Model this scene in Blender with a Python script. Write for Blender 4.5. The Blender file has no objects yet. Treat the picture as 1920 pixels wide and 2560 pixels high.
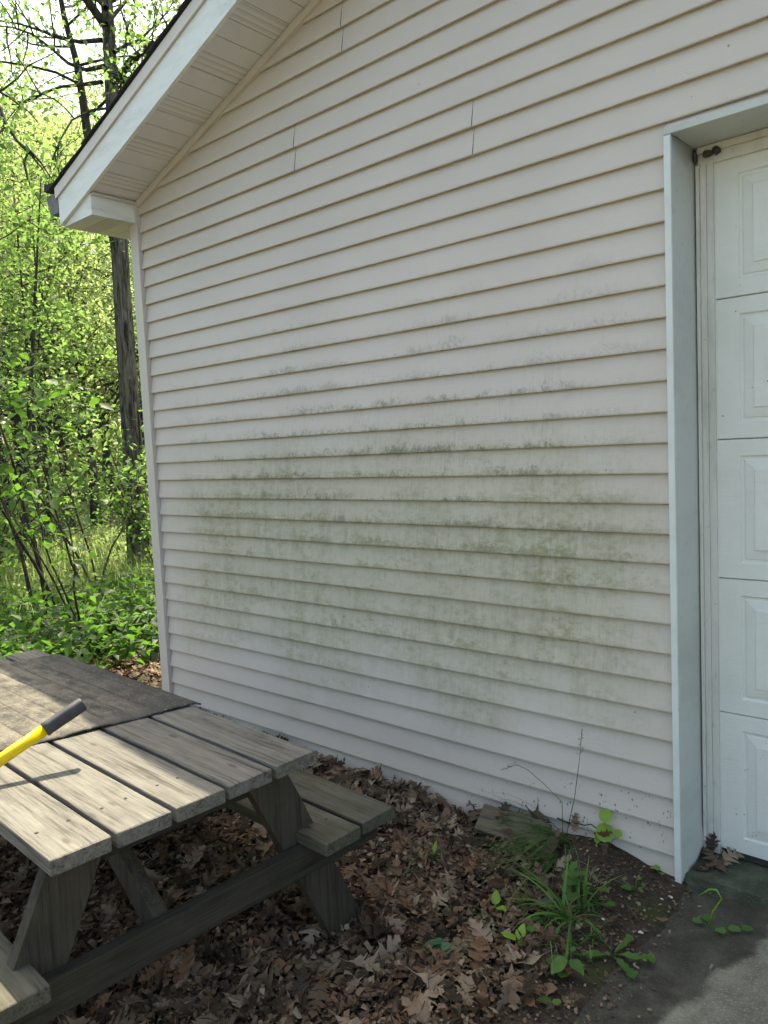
import bpy, bmesh, math, random
import numpy as np
from mathutils import Vector, Matrix

R = math.radians
scene = bpy.context.scene
col = scene.collection

# ------------------------------------------------------------------ camera
CAM = np.array((3.99184, -2.53705, 1.52835))
YAW, PITCH, ROLL, FPX = -0.72283, -0.08189, -0.04600, 1916.0
_F = np.array((math.cos(PITCH)*math.sin(YAW), math.cos(PITCH)*math.cos(YAW), math.sin(PITCH)))
_r0 = np.array((math.cos(YAW), -math.sin(YAW), 0.0)); _u0 = np.cross(_r0, _F)
_r = math.cos(ROLL)*_r0 + math.sin(ROLL)*_u0
_u = -math.sin(ROLL)*_r0 + math.cos(ROLL)*_u0
cd = bpy.data.cameras.new('camera'); cam = bpy.data.objects.new('camera', cd); col.objects.link(cam)
cd.sensor_fit = 'HORIZONTAL'; cd.sensor_width = 36.0; cd.lens = 36.0*FPX/1920.0
cd.clip_start = 0.05; cd.clip_end = 2000.0
cam.matrix_world = Matrix(((_r[0], _u[0], -_F[0], CAM[0]), (_r[1], _u[1], -_F[1], CAM[1]), (_r[2], _u[2], -_F[2], CAM[2]), (0, 0, 0, 1)))
scene.camera = cam

def px(x, y, z=0.0):
    """photo pixel -> point on the horizontal plane at height z"""
    d = _F + _r*(x-960)/FPX - _u*(y-1280)/FPX
    p = CAM + d*(z-CAM[2])/d[2]
    return Vector(p)

def pw(x, y, yy=0.0):
    """photo pixel -> point on the vertical plane at depth yy"""
    d = _F + _r*(x-960)/FPX - _u*(y-1280)/FPX
    return Vector(CAM + d*(yy-CAM[1])/d[1])

def proj(P):
    d = np.asarray(P, float)-CAM
    z = d@_F
    return 960+FPX*(d@_r)/z, 1280-FPX*(d@_u)/z, z

# ------------------------------------------------------------------ world, sun, exposure
SA, SB = -0.32, 0.365
sdir = Vector((SA, SB, 1.0)).normalized()
w = bpy.data.worlds.new('World'); scene.world = w; w.use_nodes = True
nt = w.node_tree; nt.nodes.clear()
sky = nt.nodes.new('ShaderNodeTexSky'); sky.sky_type = 'NISHITA'; sky.sun_disc = False
sky.sun_elevation = math.asin(sdir.z); sky.sun_rotation = math.atan2(SA, SB) % (2*math.pi)
sky.air_density = 1.0; sky.dust_density = 4.0; sky.ozone_density = 1.0
bg = nt.nodes.new('ShaderNodeBackground'); bg.inputs[1].default_value = 0.15
wo = nt.nodes.new('ShaderNodeOutputWorld')
nt.links.new(sky.outputs[0], bg.inputs[0]); nt.links.new(bg.outputs[0], wo.inputs[0])
sl = bpy.data.lights.new('sun', 'SUN'); sl.energy = 3.9; sl.angle = R(0.53); sl.color = (1.0, 0.94, 0.84)
so = bpy.data.objects.new('sun', sl); col.objects.link(so); so.location = (-6, 8, 18)
so.rotation_euler = sdir.to_track_quat('Z', 'Y').to_euler()
vs = scene.view_settings; vs.view_transform = 'Standard'; vs.look = 'None'; vs.gamma = 1.0; vs.exposure = 1.68
vs.use_curve_mapping = False
vs.use_white_balance = True; vs.white_balance_temperature = 7700; vs.white_balance_tint = 3
cy = scene.cycles; cy.max_bounces = 6; cy.diffuse_bounces = 3; cy.glossy_bounces = 2; cy.transmission_bounces = 3; cy.transparent_max_bounces = 4
cy.use_adaptive_sampling = True; cy.adaptive_threshold = 0.03; cy.use_light_tree = False

# ------------------------------------------------------------------ helpers
def tag(o, label=None, cat=None, group=None, kind=None):
    if label: o['label'] = label
    if cat: o['category'] = cat
    if group: o['group'] = group
    if kind: o['kind'] = kind
    return o

def empty(name, loc=(0, 0, 0), rz=0.0):
    o = bpy.data.objects.new(name, None); o.empty_display_size = 0.1
    col.objects.link(o); o.location = loc; o.rotation_euler = (0, 0, rz)
    return o

def link(name, me, mat=None, parent=None):
    o = bpy.data.objects.new(name, me); col.objects.link(o)
    if mat is not None and not me.materials: me.materials.append(mat)
    if parent is not None: o.parent = parent
    return o

def raw_mesh(name, V, F, smooth=False):
    """fast mesh from an (n,3) array and an (m,k) array of faces of one size"""
    V = np.asarray(V, np.float32); F = np.asarray(F, np.int32)
    me = bpy.data.meshes.new(name)
    k = F.shape[1]
    me.vertices.add(len(V)); me.vertices.foreach_set('co', V.ravel())
    me.loops.add(F.size); me.loops.foreach_set('vertex_index', F.ravel())
    me.polygons.add(len(F)); me.polygons.foreach_set('loop_start', np.arange(0, F.size, k, dtype=np.int32))
    try: me.polygons.foreach_set('loop_total', np.full(len(F), k, np.int32))
    except Exception: pass
    if smooth: me.polygons.foreach_set('use_smooth', np.ones(len(F), bool))
    me.update(calc_edges=True); me.validate()
    return me

class MB:
    def __init__(s): s.v = []; s.f = []
    def quad(s, a, b, c, d):
        n = len(s.v); s.v += [tuple(a), tuple(b), tuple(c), tuple(d)]; s.f.append((n, n+1, n+2, n+3))
    def box(s, lo, hi):
        x0, y0, z0 = lo; x1, y1, z1 = hi; n = len(s.v)
        s.v += [(x0,y0,z0),(x1,y0,z0),(x1,y1,z0),(x0,y1,z0),(x0,y0,z1),(x1,y0,z1),(x1,y1,z1),(x0,y1,z1)]
        s.f += [tuple(n+i for i in q) for q in ((3,2,1,0),(4,5,6,7),(0,1,5,4),(1,2,6,5),(2,3,7,6),(3,0,4,7))]
    def hexa(s, p):
        """8 corners in box order: bottom four counter-clockwise, then top four"""
        n = len(s.v); s.v += [tuple(q) for q in p]
        s.f += [tuple(n+i for i in q) for q in ((3,2,1,0),(4,5,6,7),(0,1,5,4),(1,2,6,5),(2,3,7,6),(3,0,4,7))]
    def bar(s, a, b, w, t, side=(1, 0, 0)):
        """rectangular bar from a to b; t along 'side', w across"""
        a = Vector(a); b = Vector(b); d = (b-a).normalized(); sd = Vector(side); sd = (sd-d*sd.dot(d)).normalized(); o = d.cross(sd)
        s.hexa([a-sd*t/2-o*w/2, a+sd*t/2-o*w/2, a+sd*t/2+o*w/2, a-sd*t/2+o*w/2, b-sd*t/2-o*w/2, b+sd*t/2-o*w/2, b+sd*t/2+o*w/2, b-sd*t/2+o*w/2])
    def tube(s, pts, rad, n=6, cap=True, jit=0.0, rng=None):
        pts = [Vector(p) for p in pts]; base = len(s.v); m = len(pts)
        for i, p in enumerate(pts):
            t = (pts[min(i+1, m-1)]-pts[max(i-1, 0)])
            if t.length < 1e-9: t = Vector((0, 0, 1))
            t.normalize()
            up = Vector((0, 0, 1)) if abs(t.z) < 0.92 else Vector((1, 0, 0))
            e1 = t.cross(up).normalized(); e2 = t.cross(e1)
            r = rad[i] if hasattr(rad, '__len__') else rad
            for k in range(n):
                a = 2*math.pi*k/n; rr = r*(1+(rng.uniform(-jit, jit) if rng else 0))
                q = p+e1*(math.cos(a)*rr)+e2*(math.sin(a)*rr); s.v.append(tuple(q))
        for i in range(m-1):
            for k in range(n):
                a = base+i*n+k; b = base+i*n+(k+1) % n
                s.f.append((a, b, b+n, a+n))
        if cap:
            s.f.append(tuple(base+k for k in range(n))[::-1]); s.f.append(tuple(base+(m-1)*n+k for k in range(n)))
    def build(s, name, mat, parent=None, smooth=False, bevel=0.0, seg=1):
        me = bpy.data.meshes.new(name); me.from_pydata(s.v, [], s.f)
        if bevel:
            bm = bmesh.new(); bm.from_mesh(me)
            bmesh.ops.bevel(bm, geom=[e for e in bm.edges], offset=bevel, segments=seg, profile=0.6, affect='EDGES')
            bm.to_mesh(me); bm.free()
        if smooth: me.polygons.foreach_set('use_smooth', np.ones(len(me.polygons), bool))
        me.update()
        return link(name, me, mat, parent)

def hsh(ix, iy, seed):
    n = (ix*374761393 + iy*668265263 + seed*1442695041) & 0x7fffffff
    n = ((n ^ (n >> 13))*1274126177) & 0x7fffffff
    return ((n ^ (n >> 16)) & 0xffff)/65535.0

def vnoise(x, y, seed=0):
    x = np.asarray(x, float); y = np.asarray(y, float)
    ix = np.floor(x).astype(np.int64); iy = np.floor(y).astype(np.int64); fx = x-ix; fy = y-iy
    fx = fx*fx*(3-2*fx); fy = fy*fy*(3-2*fy)
    a = hsh(ix, iy, seed); b = hsh(ix+1, iy, seed); c = hsh(ix, iy+1, seed); d = hsh(ix+1, iy+1, seed)
    return (a*(1-fx)+b*fx)*(1-fy)+(c*(1-fx)+d*fx)*fy - 0.5

def fbm(x, y, seed=0, oct=4):
    v = 0; amp = 1.0
    for o in range(oct):
        v = v+amp*vnoise(np.asarray(x)*2**o, np.asarray(y)*2**o, seed+o*17); amp *= 0.5
    return v

def sst(a, b, x):
    t = np.clip((np.asarray(x, float)-a)/(b-a), 0, 1); return t*t*(3-2*t)

# ------------------------------------------------------------------ material helper
class NM:
    def __init__(s, name, rough=0.6, spec=0.3):
        s.m = bpy.data.materials.new(name); s.m.use_nodes = True
        s.t = s.m.node_tree; s.b = s.t.nodes['Principled BSDF']; s.out = s.t.nodes['Material Output']
        s.b.inputs['Roughness'].default_value = rough; s.b.inputs['Specular IOR Level'].default_value = spec
    def n(s, ty, **kw):
        nd = s.t.nodes.new(ty)
        for k, v in kw.items(): setattr(nd, k, v)
        return nd
    def l(s, a, b): s.t.links.new(a, b)
    def put(s, sock, v):
        if hasattr(v, 'is_output'): s.l(v, sock)
        else: sock.default_value = v
    def coord(s, which='Object', scale=(1, 1, 1), loc=None, rot=None):
        c = s.n('ShaderNodeTexCoord').outputs[which]
        mp = s.n('ShaderNodeMapping'); s.l(c, mp.inputs[0]); mp.inputs['Scale'].default_value = scale
        if loc is not None: s.put(mp.inputs['Location'], loc)
        if rot is not None: mp.inputs['Rotation'].default_value = rot
        return mp.outputs[0]
    def noise(s, vec, scale=5, detail=4, rough=0.55, dist=0.0, out=0):
        nd = s.n('ShaderNodeTexNoise'); s.put(nd.inputs['Vector'], vec)
        nd.inputs['Scale'].default_value = scale; nd.inputs['Detail'].default_value = detail
        nd.inputs['Roughness'].default_value = rough; nd.inputs['Distortion'].default_value = dist
        return nd.outputs[out]
    def vor(s, vec, scale=5, out='Distance', feature='F1', rnd=1.0):
        nd = s.n('ShaderNodeTexVoronoi', feature=feature); s.put(nd.inputs['Vector'], vec)
        nd.inputs['Scale'].default_value = scale; nd.inputs['Randomness'].default_value = rnd
        return nd.outputs[out]
    def math(s, op, a, b=0.0, c=None, clamp=False):
        nd = s.n('ShaderNodeMath', operation=op, use_clamp=clamp); s.put(nd.inputs[0], a); s.put(nd.inputs[1], b)
        if c is not None: s.put(nd.inputs[2], c)
        return nd.outputs[0]
    def step(s, v, a, b, lo=0.0, hi=1.0):
        nd = s.n('ShaderNodeMapRange', interpolation_type='SMOOTHSTEP'); s.put(nd.inputs[0], v)
        nd.inputs[1].default_value = a; nd.inputs[2].default_value = b; nd.inputs[3].default_value = lo; nd.inputs[4].default_value = hi
        return nd.outputs[0]
    def mix(s, f, a, b):
        nd = s.n('ShaderNodeMix', data_type='RGBA'); s.put(nd.inputs[0], f)
        for sk, v in ((nd.inputs[6], a), (nd.inputs[7], b)):
            s.put(sk, v if hasattr(v, 'is_output') else (*v, 1.0))
        return nd.outputs[2]
    def ramp(s, v, stops):
        nd = s.n('ShaderNodeValToRGB'); s.put(nd.inputs[0], v); e = nd.color_ramp.elements
        while len(e) < len(stops): e.new(0.5)
        for k, (p, c) in enumerate(stops): e[k].position = p; e[k].color = (*c, 1.0)
        return nd.outputs[0]
    def sep(s, vec):
        nd = s.n('ShaderNodeSeparateXYZ'); s.l(vec, nd.inputs[0]); return nd.outputs
    def base(s, c): s.put(s.b.inputs['Base Color'], c if hasattr(c, 'is_output') else (*c, 1.0))
    def bump(s, h, strength=0.3, dist=0.01):
        nd = s.n('ShaderNodeBump'); s.l(h, nd.inputs['Height']); nd.inputs['Strength'].default_value = strength; nd.inputs['Distance'].default_value = dist
        s.l(nd.outputs[0], s.b.inputs['Normal'])
    def objrand(s): return s.n('ShaderNodeObjectInfo').outputs['Random']
    def island(s): return s.n('ShaderNodeNewGeometry').outputs['Random Per Island']

S_ = 0.1016
Z0 = 2.92867        # bottom edge of course 0
def make_siding():
    k = NM('vinyl_siding', 0.5, 0.35)
    o = k.coord('Object'); X, Y, Z = k.sep(o)
    fine = k.noise(k.coord('Object', (3, 3, 60)), 6, 3, 0.6)
    big = k.noise(o, 1.3, 3)
    c = k.mix(k.step(big, 0.3, 0.7), (0.530, 0.478, 0.432), (0.570, 0.515, 0.466))
    c = k.mix(k.math('MULTIPLY', k.objrand(), 0.22), c, (0.48, 0.445, 0.40))
    c = k.mix(k.math('MULTIPLY', k.step(fine, 0.35, 0.75), 0.10), c, (0.46, 0.43, 0.39))
    # where in its course a point lies (0 at the bottom edge)
    t = k.math('FRACT', k.math('DIVIDE', k.math('ADD', Z, 10*S_-Z0+10*S_*5), S_))
    # algae: a yellow green film low down, dark colonies on the laps above it
    wob = k.math('MULTIPLY_ADD', k.noise(o, 1.5, 4), 0.9, -0.45)
    zz = k.math('ADD', Z, wob); xx = k.math('ADD', X, k.math('MULTIPLY', wob, 0.9))
    le = k.step(xx, -0.20, 0.65); ri = k.step(xx, 3.35, 2.6); ends = k.math('MULTIPLY', le, ri)
    M = k.math('MULTIPLY', k.math('MULTIPLY', k.step(zz, 1.85, 1.15), k.step(zz, 0.30, 0.80)), ends)
    streak = k.noise(k.coord('Object', (17, 1, 1.5)), 1.0, 5, 0.7)
    streak2 = k.noise(k.coord('Object', (85, 1, 11)), 1.0, 4, 0.65)
    patch = k.noise(k.coord('Object', (1, 1, 2.2)), 2.1, 5, 0.65)
    mott = k.noise(k.coord('Object', (1, 1, 1.5)), 26, 6, 0.75)
    c = k.mix(k.math('MULTIPLY', M, 0.55), c, (0.415, 0.40, 0.275))
    wash = k.math('MULTIPLY', k.step(k.math('ADD', k.math('MULTIPLY', streak, 0.45), k.math('MULTIPLY', mott, 0.55)), 0.38, 0.66), k.math('MULTIPLY', k.step(patch, 0.30, 0.62), M))
    c = k.mix(k.math('MULTIPLY', wash, 0.90), c, (0.275, 0.265, 0.165))
    c = k.mix(k.math('MULTIPLY', k.math('MULTIPLY', k.step(streak2, 0.50, 0.72), k.math('MULTIPLY', M, patch)), 0.7), c, (0.235, 0.225, 0.155))
    low = k.step(t, 0.62, 0.02)
    fil = k.math('MULTIPLY', k.math('MULTIPLY', k.step(k.math('ADD', mott, k.math('MULTIPLY', low, 0.16)), 0.53, 0.72), k.step(k.noise(k.coord('Object', (3.2, 1, 5)), 1.0, 4, 0.6), 0.44, 0.62)), M)
    c = k.mix(k.math('MULTIPLY', fil, 0.62), c, (0.235, 0.235, 0.12))
    # colonies
    M2 = k.math('MULTIPLY', k.math('MULTIPLY', k.step(zz, 2.30, 1.60), k.step(zz, 0.85, 1.35)), k.math('MULTIPLY', k.step(xx, 0.0, 0.9), k.step(xx, 3.15, 2.55)))
    tn = k.noise(k.coord('Object', (1, 1, 0.7)), 62, 6, 0.8, 1.2)
    tl = k.noise(k.coord('Object', (4.5, 1, 9)), 1.0, 4, 0.65)
    tm = k.noise(k.coord('Object', (15, 1, 9)), 1.0, 4, 0.7)
    v = k.math('ADD', k.math('ADD', k.math('MULTIPLY', tn, 0.7), k.math('MULTIPLY', low, 0.16)), k.math('ADD', k.math('MULTIPLY', tl, 0.40), k.math('MULTIPLY', tm, 0.38)))
    pat2 = k.math('MULTIPLY_ADD', k.noise(k.coord('Object', (1, 1, 2.5)), 1.9, 3, 0.6), 0.42, -0.21)
    tuft = k.math('MULTIPLY', k.step(k.math('ADD', v, pat2), 0.82, 1.03), M2)
    c = k.mix(k.math('MULTIPLY', tuft, 0.85), c, (0.15, 0.15, 0.095))
    gry = k.math('MULTIPLY', k.math('MULTIPLY', k.step(streak2, 0.46, 0.70), k.step(tl, 0.42, 0.62)), M2)
    c = k.mix(k.math('MULTIPLY', gry, 0.35), c, (0.27, 0.26, 0.215))
    # splashed soil low down by the door
    sp = k.vor(k.coord('Object', (1, 1, 0.7)), 75, 'Distance')
    spn = k.noise(o, 22, 3, 0.6)
    spz = k.math('MULTIPLY', k.step(Z, 0.45, 0.05), k.step(X, 1.4, 3.0))
    spk = k.math('MULTIPLY', k.math('MULTIPLY', k.step(sp, 0.34, 0.24), k.step(spn, 0.50, 0.60)), k.step(k.math('ADD', spz, k.math('MULTIPLY', k.noise(o, 3.0, 2), 0.5)), 0.48, 0.85))
    c = k.mix(k.math('MULTIPLY', spk, 0.85), c, (0.07, 0.06, 0.05))
    # a dusty film near the ground, dust along the lips
    c = k.mix(k.math('MULTIPLY', k.step(Z, 0.5, 0.0), 0.2), c, (0.40, 0.37, 0.31))
    lip = k.math('MULTIPLY', k.step(t, 0.06, 0.0), k.step(k.noise(k.coord('Object', (12, 1, 1)), 1.0, 3), 0.4, 0.65))
    c = k.mix(k.math('MULTIPLY', lip, 0.25), c, (0.30, 0.275, 0.235))
    dot = k.math('MULTIPLY', k.step(k.vor(k.coord('Object', (1, 1, 0.8)), 11, 'Distance'), 0.045, 0.03), k.step(k.noise(o, 2.3, 2), 0.48, 0.55))
    c = k.mix(k.math('MULTIPLY', dot, 0.7), c, (0.10, 0.09, 0.075))
    k.base(c)
    g = k.noise(k.coord('Object', (5, 5, 210)), 1.0, 4, 0.65)
    k.bump(g, 0.22, 0.004)
    k.put(k.b.inputs['Roughness'], k.step(M, 0, 1, 0.48, 0.8))
    return k.m

def make_paint(name, colr, dirt=(0.3, 0.3, 0.26), amt=0.35, rough=0.45, scale=3.0, streak=(2, 2, 0.6), bumps=0.05):
    k = NM(name, rough, 0.4)
    o = k.coord('Object', streak)
    a = k.noise(o, scale, 5, 0.65); b = k.noise(k.coord('Object'), 28, 3, 0.6)
    c = k.mix(k.math('MULTIPLY', k.step(a, 0.42, 0.75), amt), colr, dirt)
    c = k.mix(k.math('MULTIPLY', k.step(b, 0.60, 0.78), amt*0.6), c, tuple(x*0.6 for x in dirt))
    sp = k.math('MULTIPLY', k.step(k.vor(k.coord('Object'), 22, 'Distance'), 0.06, 0.035), k.step(k.noise(k.coord('Object'), 3, 2), 0.47, 0.58))
    c = k.mix(k.math('MULTIPLY', sp, 0.8), c, (0.07, 0.06, 0.05))
    k.base(c); k.bump(b, bumps, 0.004)
    return k.m

def make_vent(name, colr):
    k = NM(name, 0.5, 0.3)
    o = k.coord('Object', (1, 1, 1))
    v = k.vor(o, 95, 'Distance', rnd=0.0)
    h = k.step(v, 0.36, 0.26)
    k.base(k.mix(k.math('MULTIPLY', h, 0.75), colr, (0.10, 0.095, 0.09)))
    return k.m

def make_wood(name, lo, hi, tint=None, tamt=0.0, axis=0, dark=(0.05, 0.045, 0.04)):
    k = NM(name, 0.85, 0.2)
    rnd = k.objrand()
    off = k.n('ShaderNodeCombineXYZ'); k.l(k.math('MULTIPLY', rnd, 37.0), off.inputs[0]); k.l(k.math('MULTIPLY', rnd, 11.0), off.inputs[1]); k.l(k.math('MULTIPLY', rnd, 5.0), off.inputs[2])
    sc = [34, 34, 34]; sc[axis] = 1.5
    g = k.noise(k.coord('Object', tuple(sc), off.outputs[0]), 1.0, 5, 0.62, 0.6)
    sc2 = [150, 150, 150]; sc2[axis] = 7.0
    g2 = k.noise(k.coord('Object', tuple(sc2), off.outputs[0]), 1.0, 4, 0.6)
    o = k.coord('Object', (1, 1, 1), off.outputs[0])
    blot = k.noise(o, 7, 4, 0.6)
    gg = k.math('ADD', k.math('MULTIPLY', g, 0.5), k.math('MULTIPLY', g2, 0.5))
    c = k.ramp(gg, [(0.36, lo), (0.47, tuple(0.4*a+0.6*b for a, b in zip(lo, hi))), (0.60, hi)])
    c = k.mix(k.math('MULTIPLY', k.step(blot, 0.52, 0.75), 0.40), c, tuple(x*0.8 for x in lo))
    crk = k.step(g, 0.35, 0.31)
    c = k.mix(k.math('MULTIPLY', crk, 0.8), c, dark)
    kn = k.vor(k.coord('Object', tuple(3.0 if i == axis else 9.0 for i in range(3)), off.outputs[0]), 1.6, 'Distance')
    c = k.mix(k.math('MULTIPLY', k.step(kn, 0.17, 0.06), 0.7), c, dark)
    if tint:
        m = k.noise(o, 4.0, 4, 0.65)
        c = k.mix(k.math('MULTIPLY', k.step(m, 0.38, 0.66), tamt), c, tint)
    c = k.mix(k.math('MULTIPLY', rnd, 0.30), c, lo)
    k.base(c); k.bump(gg, 0.9, 0.008)
    return k.m

def make_leaf(name, stops, trans, tamt=0.45, per='island', rough=0.5):
    k = NM(name, rough, 0.35)
    r = k.island() if per == 'island' else k.objrand()
    c = k.ramp(r, stops)
    k.base(c)
    tr = k.n('ShaderNodeBsdfTranslucent'); tc = k.mix(0.55, c, trans); k.l(tc, tr.inputs[0])
    mx = k.n('ShaderNodeMixShader'); mx.inputs[0].default_value = tamt
    k.l(k.b.outputs[0], mx.inputs[1]); k.l(tr.outputs[0], mx.inputs[2]); k.l(mx.outputs[0], k.out.inputs[0])
    return k.m

def make_bark(name, lo, hi):
    k = NM(name, 0.9, 0.15)
    v = k.noise(k.coord('Object', (20, 20, 2.4)), 1.0, 5, 0.7, 1.2)
    b = k.noise(k.coord('Object'), 9, 4)
    c = k.ramp(v, [(0.40, lo), (0.58, hi)])
    c = k.mix(k.math('MULTIPLY', k.step(b, 0.5, 0.7), 0.35), c, (0.10, 0.12, 0.075))
    k.base(c); k.bump(v, 1.0, 0.05)
    return k.m

def make_ground():
    k = NM('soil', 0.95, 0.1)
    o = k.coord('Object'); X, Y, Z = k.sep(o)
    a = k.noise(o, 5, 6, 0.65); b = k.noise(o, 60, 4, 0.6)
    c = k.ramp(a, [(0.30, (0.030, 0.024, 0.018)), (0.55, (0.062, 0.048, 0.036)), (0.75, (0.095, 0.076, 0.058))])
    c = k.mix(k.step(b, 0.55, 0.8), c, (0.12, 0.10, 0.08))
    near = k.step(X, 0.5, 1.5)
    m = k.math('MULTIPLY', k.step(k.noise(o, 3.5, 4, 0.6), 0.52, 0.66), k.math('MULTIPLY', near, 0.75))
    c = k.mix(m, c, (0.045, 0.06, 0.022))
    wood = k.step(k.math('ADD', X, k.math('MULTIPLY_ADD', k.noise(o, 1.0, 3), 2.0, -1.0)), -0.6, -2.2)
    gr = k.mix(k.step(k.noise(o, 9, 5, 0.7), 0.40, 0.62), (0.045, 0.075, 0.02), (0.075, 0.06, 0.04))
    c = k.mix(wood, c, gr)
    k.base(c)
    h = k.math('ADD', k.noise(o, 35, 6, 0.7), k.math('MULTIPLY', k.vor(o, 55, 'Distance'), 0.4))
    k.bump(h, 0.9, 0.02)
    return k.m

def make_concrete(name, light, dark, stain):
    k = NM(name, 0.9, 0.2)
    o = k.coord('Object'); X, Y, Z = k.sep(o)
    a = k.noise(o, 9, 6, 0.7); b = k.noise(o, 130, 3, 0.6); d = k.noise(o, 2.4, 4, 0.6)
    l = k.mix(k.step(a, 0.35, 0.65), tuple(x*0.62 for x in light), light)
    l = k.mix(k.math('MULTIPLY', k.step(d, 0.50, 0.68), 0.55), l, (0.085, 0.09, 0.062))
    l = k.mix(k.math('MULTIPLY', k.step(b, 0.50, 0.68), 0.75), l, tuple(x*1.25 for x in light))
    dk = k.mix(k.step(a, 0.38, 0.68), dark, tuple(x*1.9 for x in dark))
    dk = k.mix(k.math('MULTIPLY', k.step(d, 0.45, 0.62), 0.6), dk, (0.045, 0.055, 0.028))
    dk = k.mix(k.math('MULTIPLY', k.step(b, 0.58, 0.72), 0.35), dk, tuple(x*4 for x in dark))
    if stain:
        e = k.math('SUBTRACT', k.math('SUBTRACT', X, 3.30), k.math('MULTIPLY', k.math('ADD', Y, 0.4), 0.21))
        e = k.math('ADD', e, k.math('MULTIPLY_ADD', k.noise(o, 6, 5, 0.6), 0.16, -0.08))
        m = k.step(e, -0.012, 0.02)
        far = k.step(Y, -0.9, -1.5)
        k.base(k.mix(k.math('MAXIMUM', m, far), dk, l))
    else:
        k.base(dk)
    k.bump(k.math('ADD', b, a), 0.9, 0.010)
    return k.m

M = {}
M['siding'] = make_siding()
M['trim'] = make_paint('vinyl_trim', (0.56, 0.52, 0.475), amt=0.2)
M['white'] = make_paint('white_fascia', (0.72, 0.755, 0.74), (0.40, 0.43, 0.38), 0.40, 0.45, 4.0, (1.2, 1, 5))
M['bounce_tint'] = make_paint('rake_trim', (0.62, 0.585, 0.54), amt=0.15)  # pinkish tint is sun bounce put into the rake board's colour
M['soffit'] = make_paint('soffit_vinyl', (0.62, 0.62, 0.63), amt=0.12, rough=0.5)
M['vent'] = make_vent('soffit_vent', (0.64, 0.635, 0.63))
M['wrap'] = make_paint('aluminium_wrap', (0.50, 0.53, 0.51), (0.28, 0.29, 0.26), 0.40, 0.45, 2.2, (1, 1, 2))
M['stop'] = make_paint('door_stop', (0.60, 0.60, 0.56), (0.30, 0.31, 0.27), 0.5, 0.5, 3.5, (3, 3, 0.8))
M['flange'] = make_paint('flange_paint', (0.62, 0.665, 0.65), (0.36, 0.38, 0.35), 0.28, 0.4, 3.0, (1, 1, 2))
M['doorp'] = None
def make_doorp():
    k = NM('door_steel', 0.42, 0.4)
    o = k.coord('Object'); X, Y, Z = k.sep(o)
    g = k.noise(k.coord('Object', (9, 9, 170)), 1.0, 4, 0.6, 0.4)
    a = k.noise(o, 4, 5, 0.65)
    c = k.mix(k.math('MULTIPLY', k.step(a, 0.4, 0.7), 0.25), (0.67, 0.69, 0.655), (0.50, 0.53, 0.48))
    spk = k.math('MULTIPLY', k.step(k.vor(o, 60, 'Distance'), 0.22, 0.12), k.step(k.noise(o, 17, 3), 0.52, 0.62))
    spk = k.math('MULTIPLY', spk, k.step(k.math('ADD', Z, k.math('MULTIPLY', a, 0.6)), 1.15, 0.35))
    c = k.mix(k.math('MULTIPLY', spk, 0.75), c, (0.10, 0.10, 0.085))
    sp2 = k.math('MULTIPLY', k.step(k.vor(o, 16, 'Distance'), 0.06, 0.04), k.step(k.noise(o, 3, 2), 0.45, 0.55))
    c = k.mix(k.math('MULTIPLY', sp2, 0.8), c, (0.06, 0.055, 0.05))
    k.base(c); k.bump(g, 0.30, 0.005)
    return k.m
M['doorp'] = make_doorp()
M['dark'] = make_paint('dark_gap', (0.03, 0.03, 0.03), amt=0.0, rough=0.8)
def make_shingle():
    k = NM('asphalt_shingle', 0.95, 0.1)
    o = k.coord('Object')
    k.base(k.mix(k.noise(o, 220, 2), (0.025, 0.027, 0.032), (0.075, 0.078, 0.085))); k.bump(k.noise(o, 260, 2), 0.6, 0.004)
    return k.m
M['shingle'] = make_shingle()
M['gutter'] = make_paint('stained_gutter', (0.15, 0.15, 0.15), (0.06, 0.055, 0.05), 0.95, 0.6, 9.0, (1, 1, 1))
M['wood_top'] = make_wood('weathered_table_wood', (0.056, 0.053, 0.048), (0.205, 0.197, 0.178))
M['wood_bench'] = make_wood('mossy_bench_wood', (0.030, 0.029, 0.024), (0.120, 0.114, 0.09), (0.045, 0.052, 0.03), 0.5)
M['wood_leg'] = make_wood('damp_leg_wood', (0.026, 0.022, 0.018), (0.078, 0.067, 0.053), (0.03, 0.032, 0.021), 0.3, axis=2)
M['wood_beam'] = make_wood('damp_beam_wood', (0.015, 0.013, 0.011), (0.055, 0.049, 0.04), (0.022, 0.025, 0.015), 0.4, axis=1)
M['wood_torn'] = make_wood('torn_wood', (0.20, 0.12, 0.055), (0.46, 0.33, 0.19), axis=2)
M['wood_log'] = make_wood('old_log_wood', (0.045, 0.035, 0.025), (0.165, 0.135, 0.10))
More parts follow.
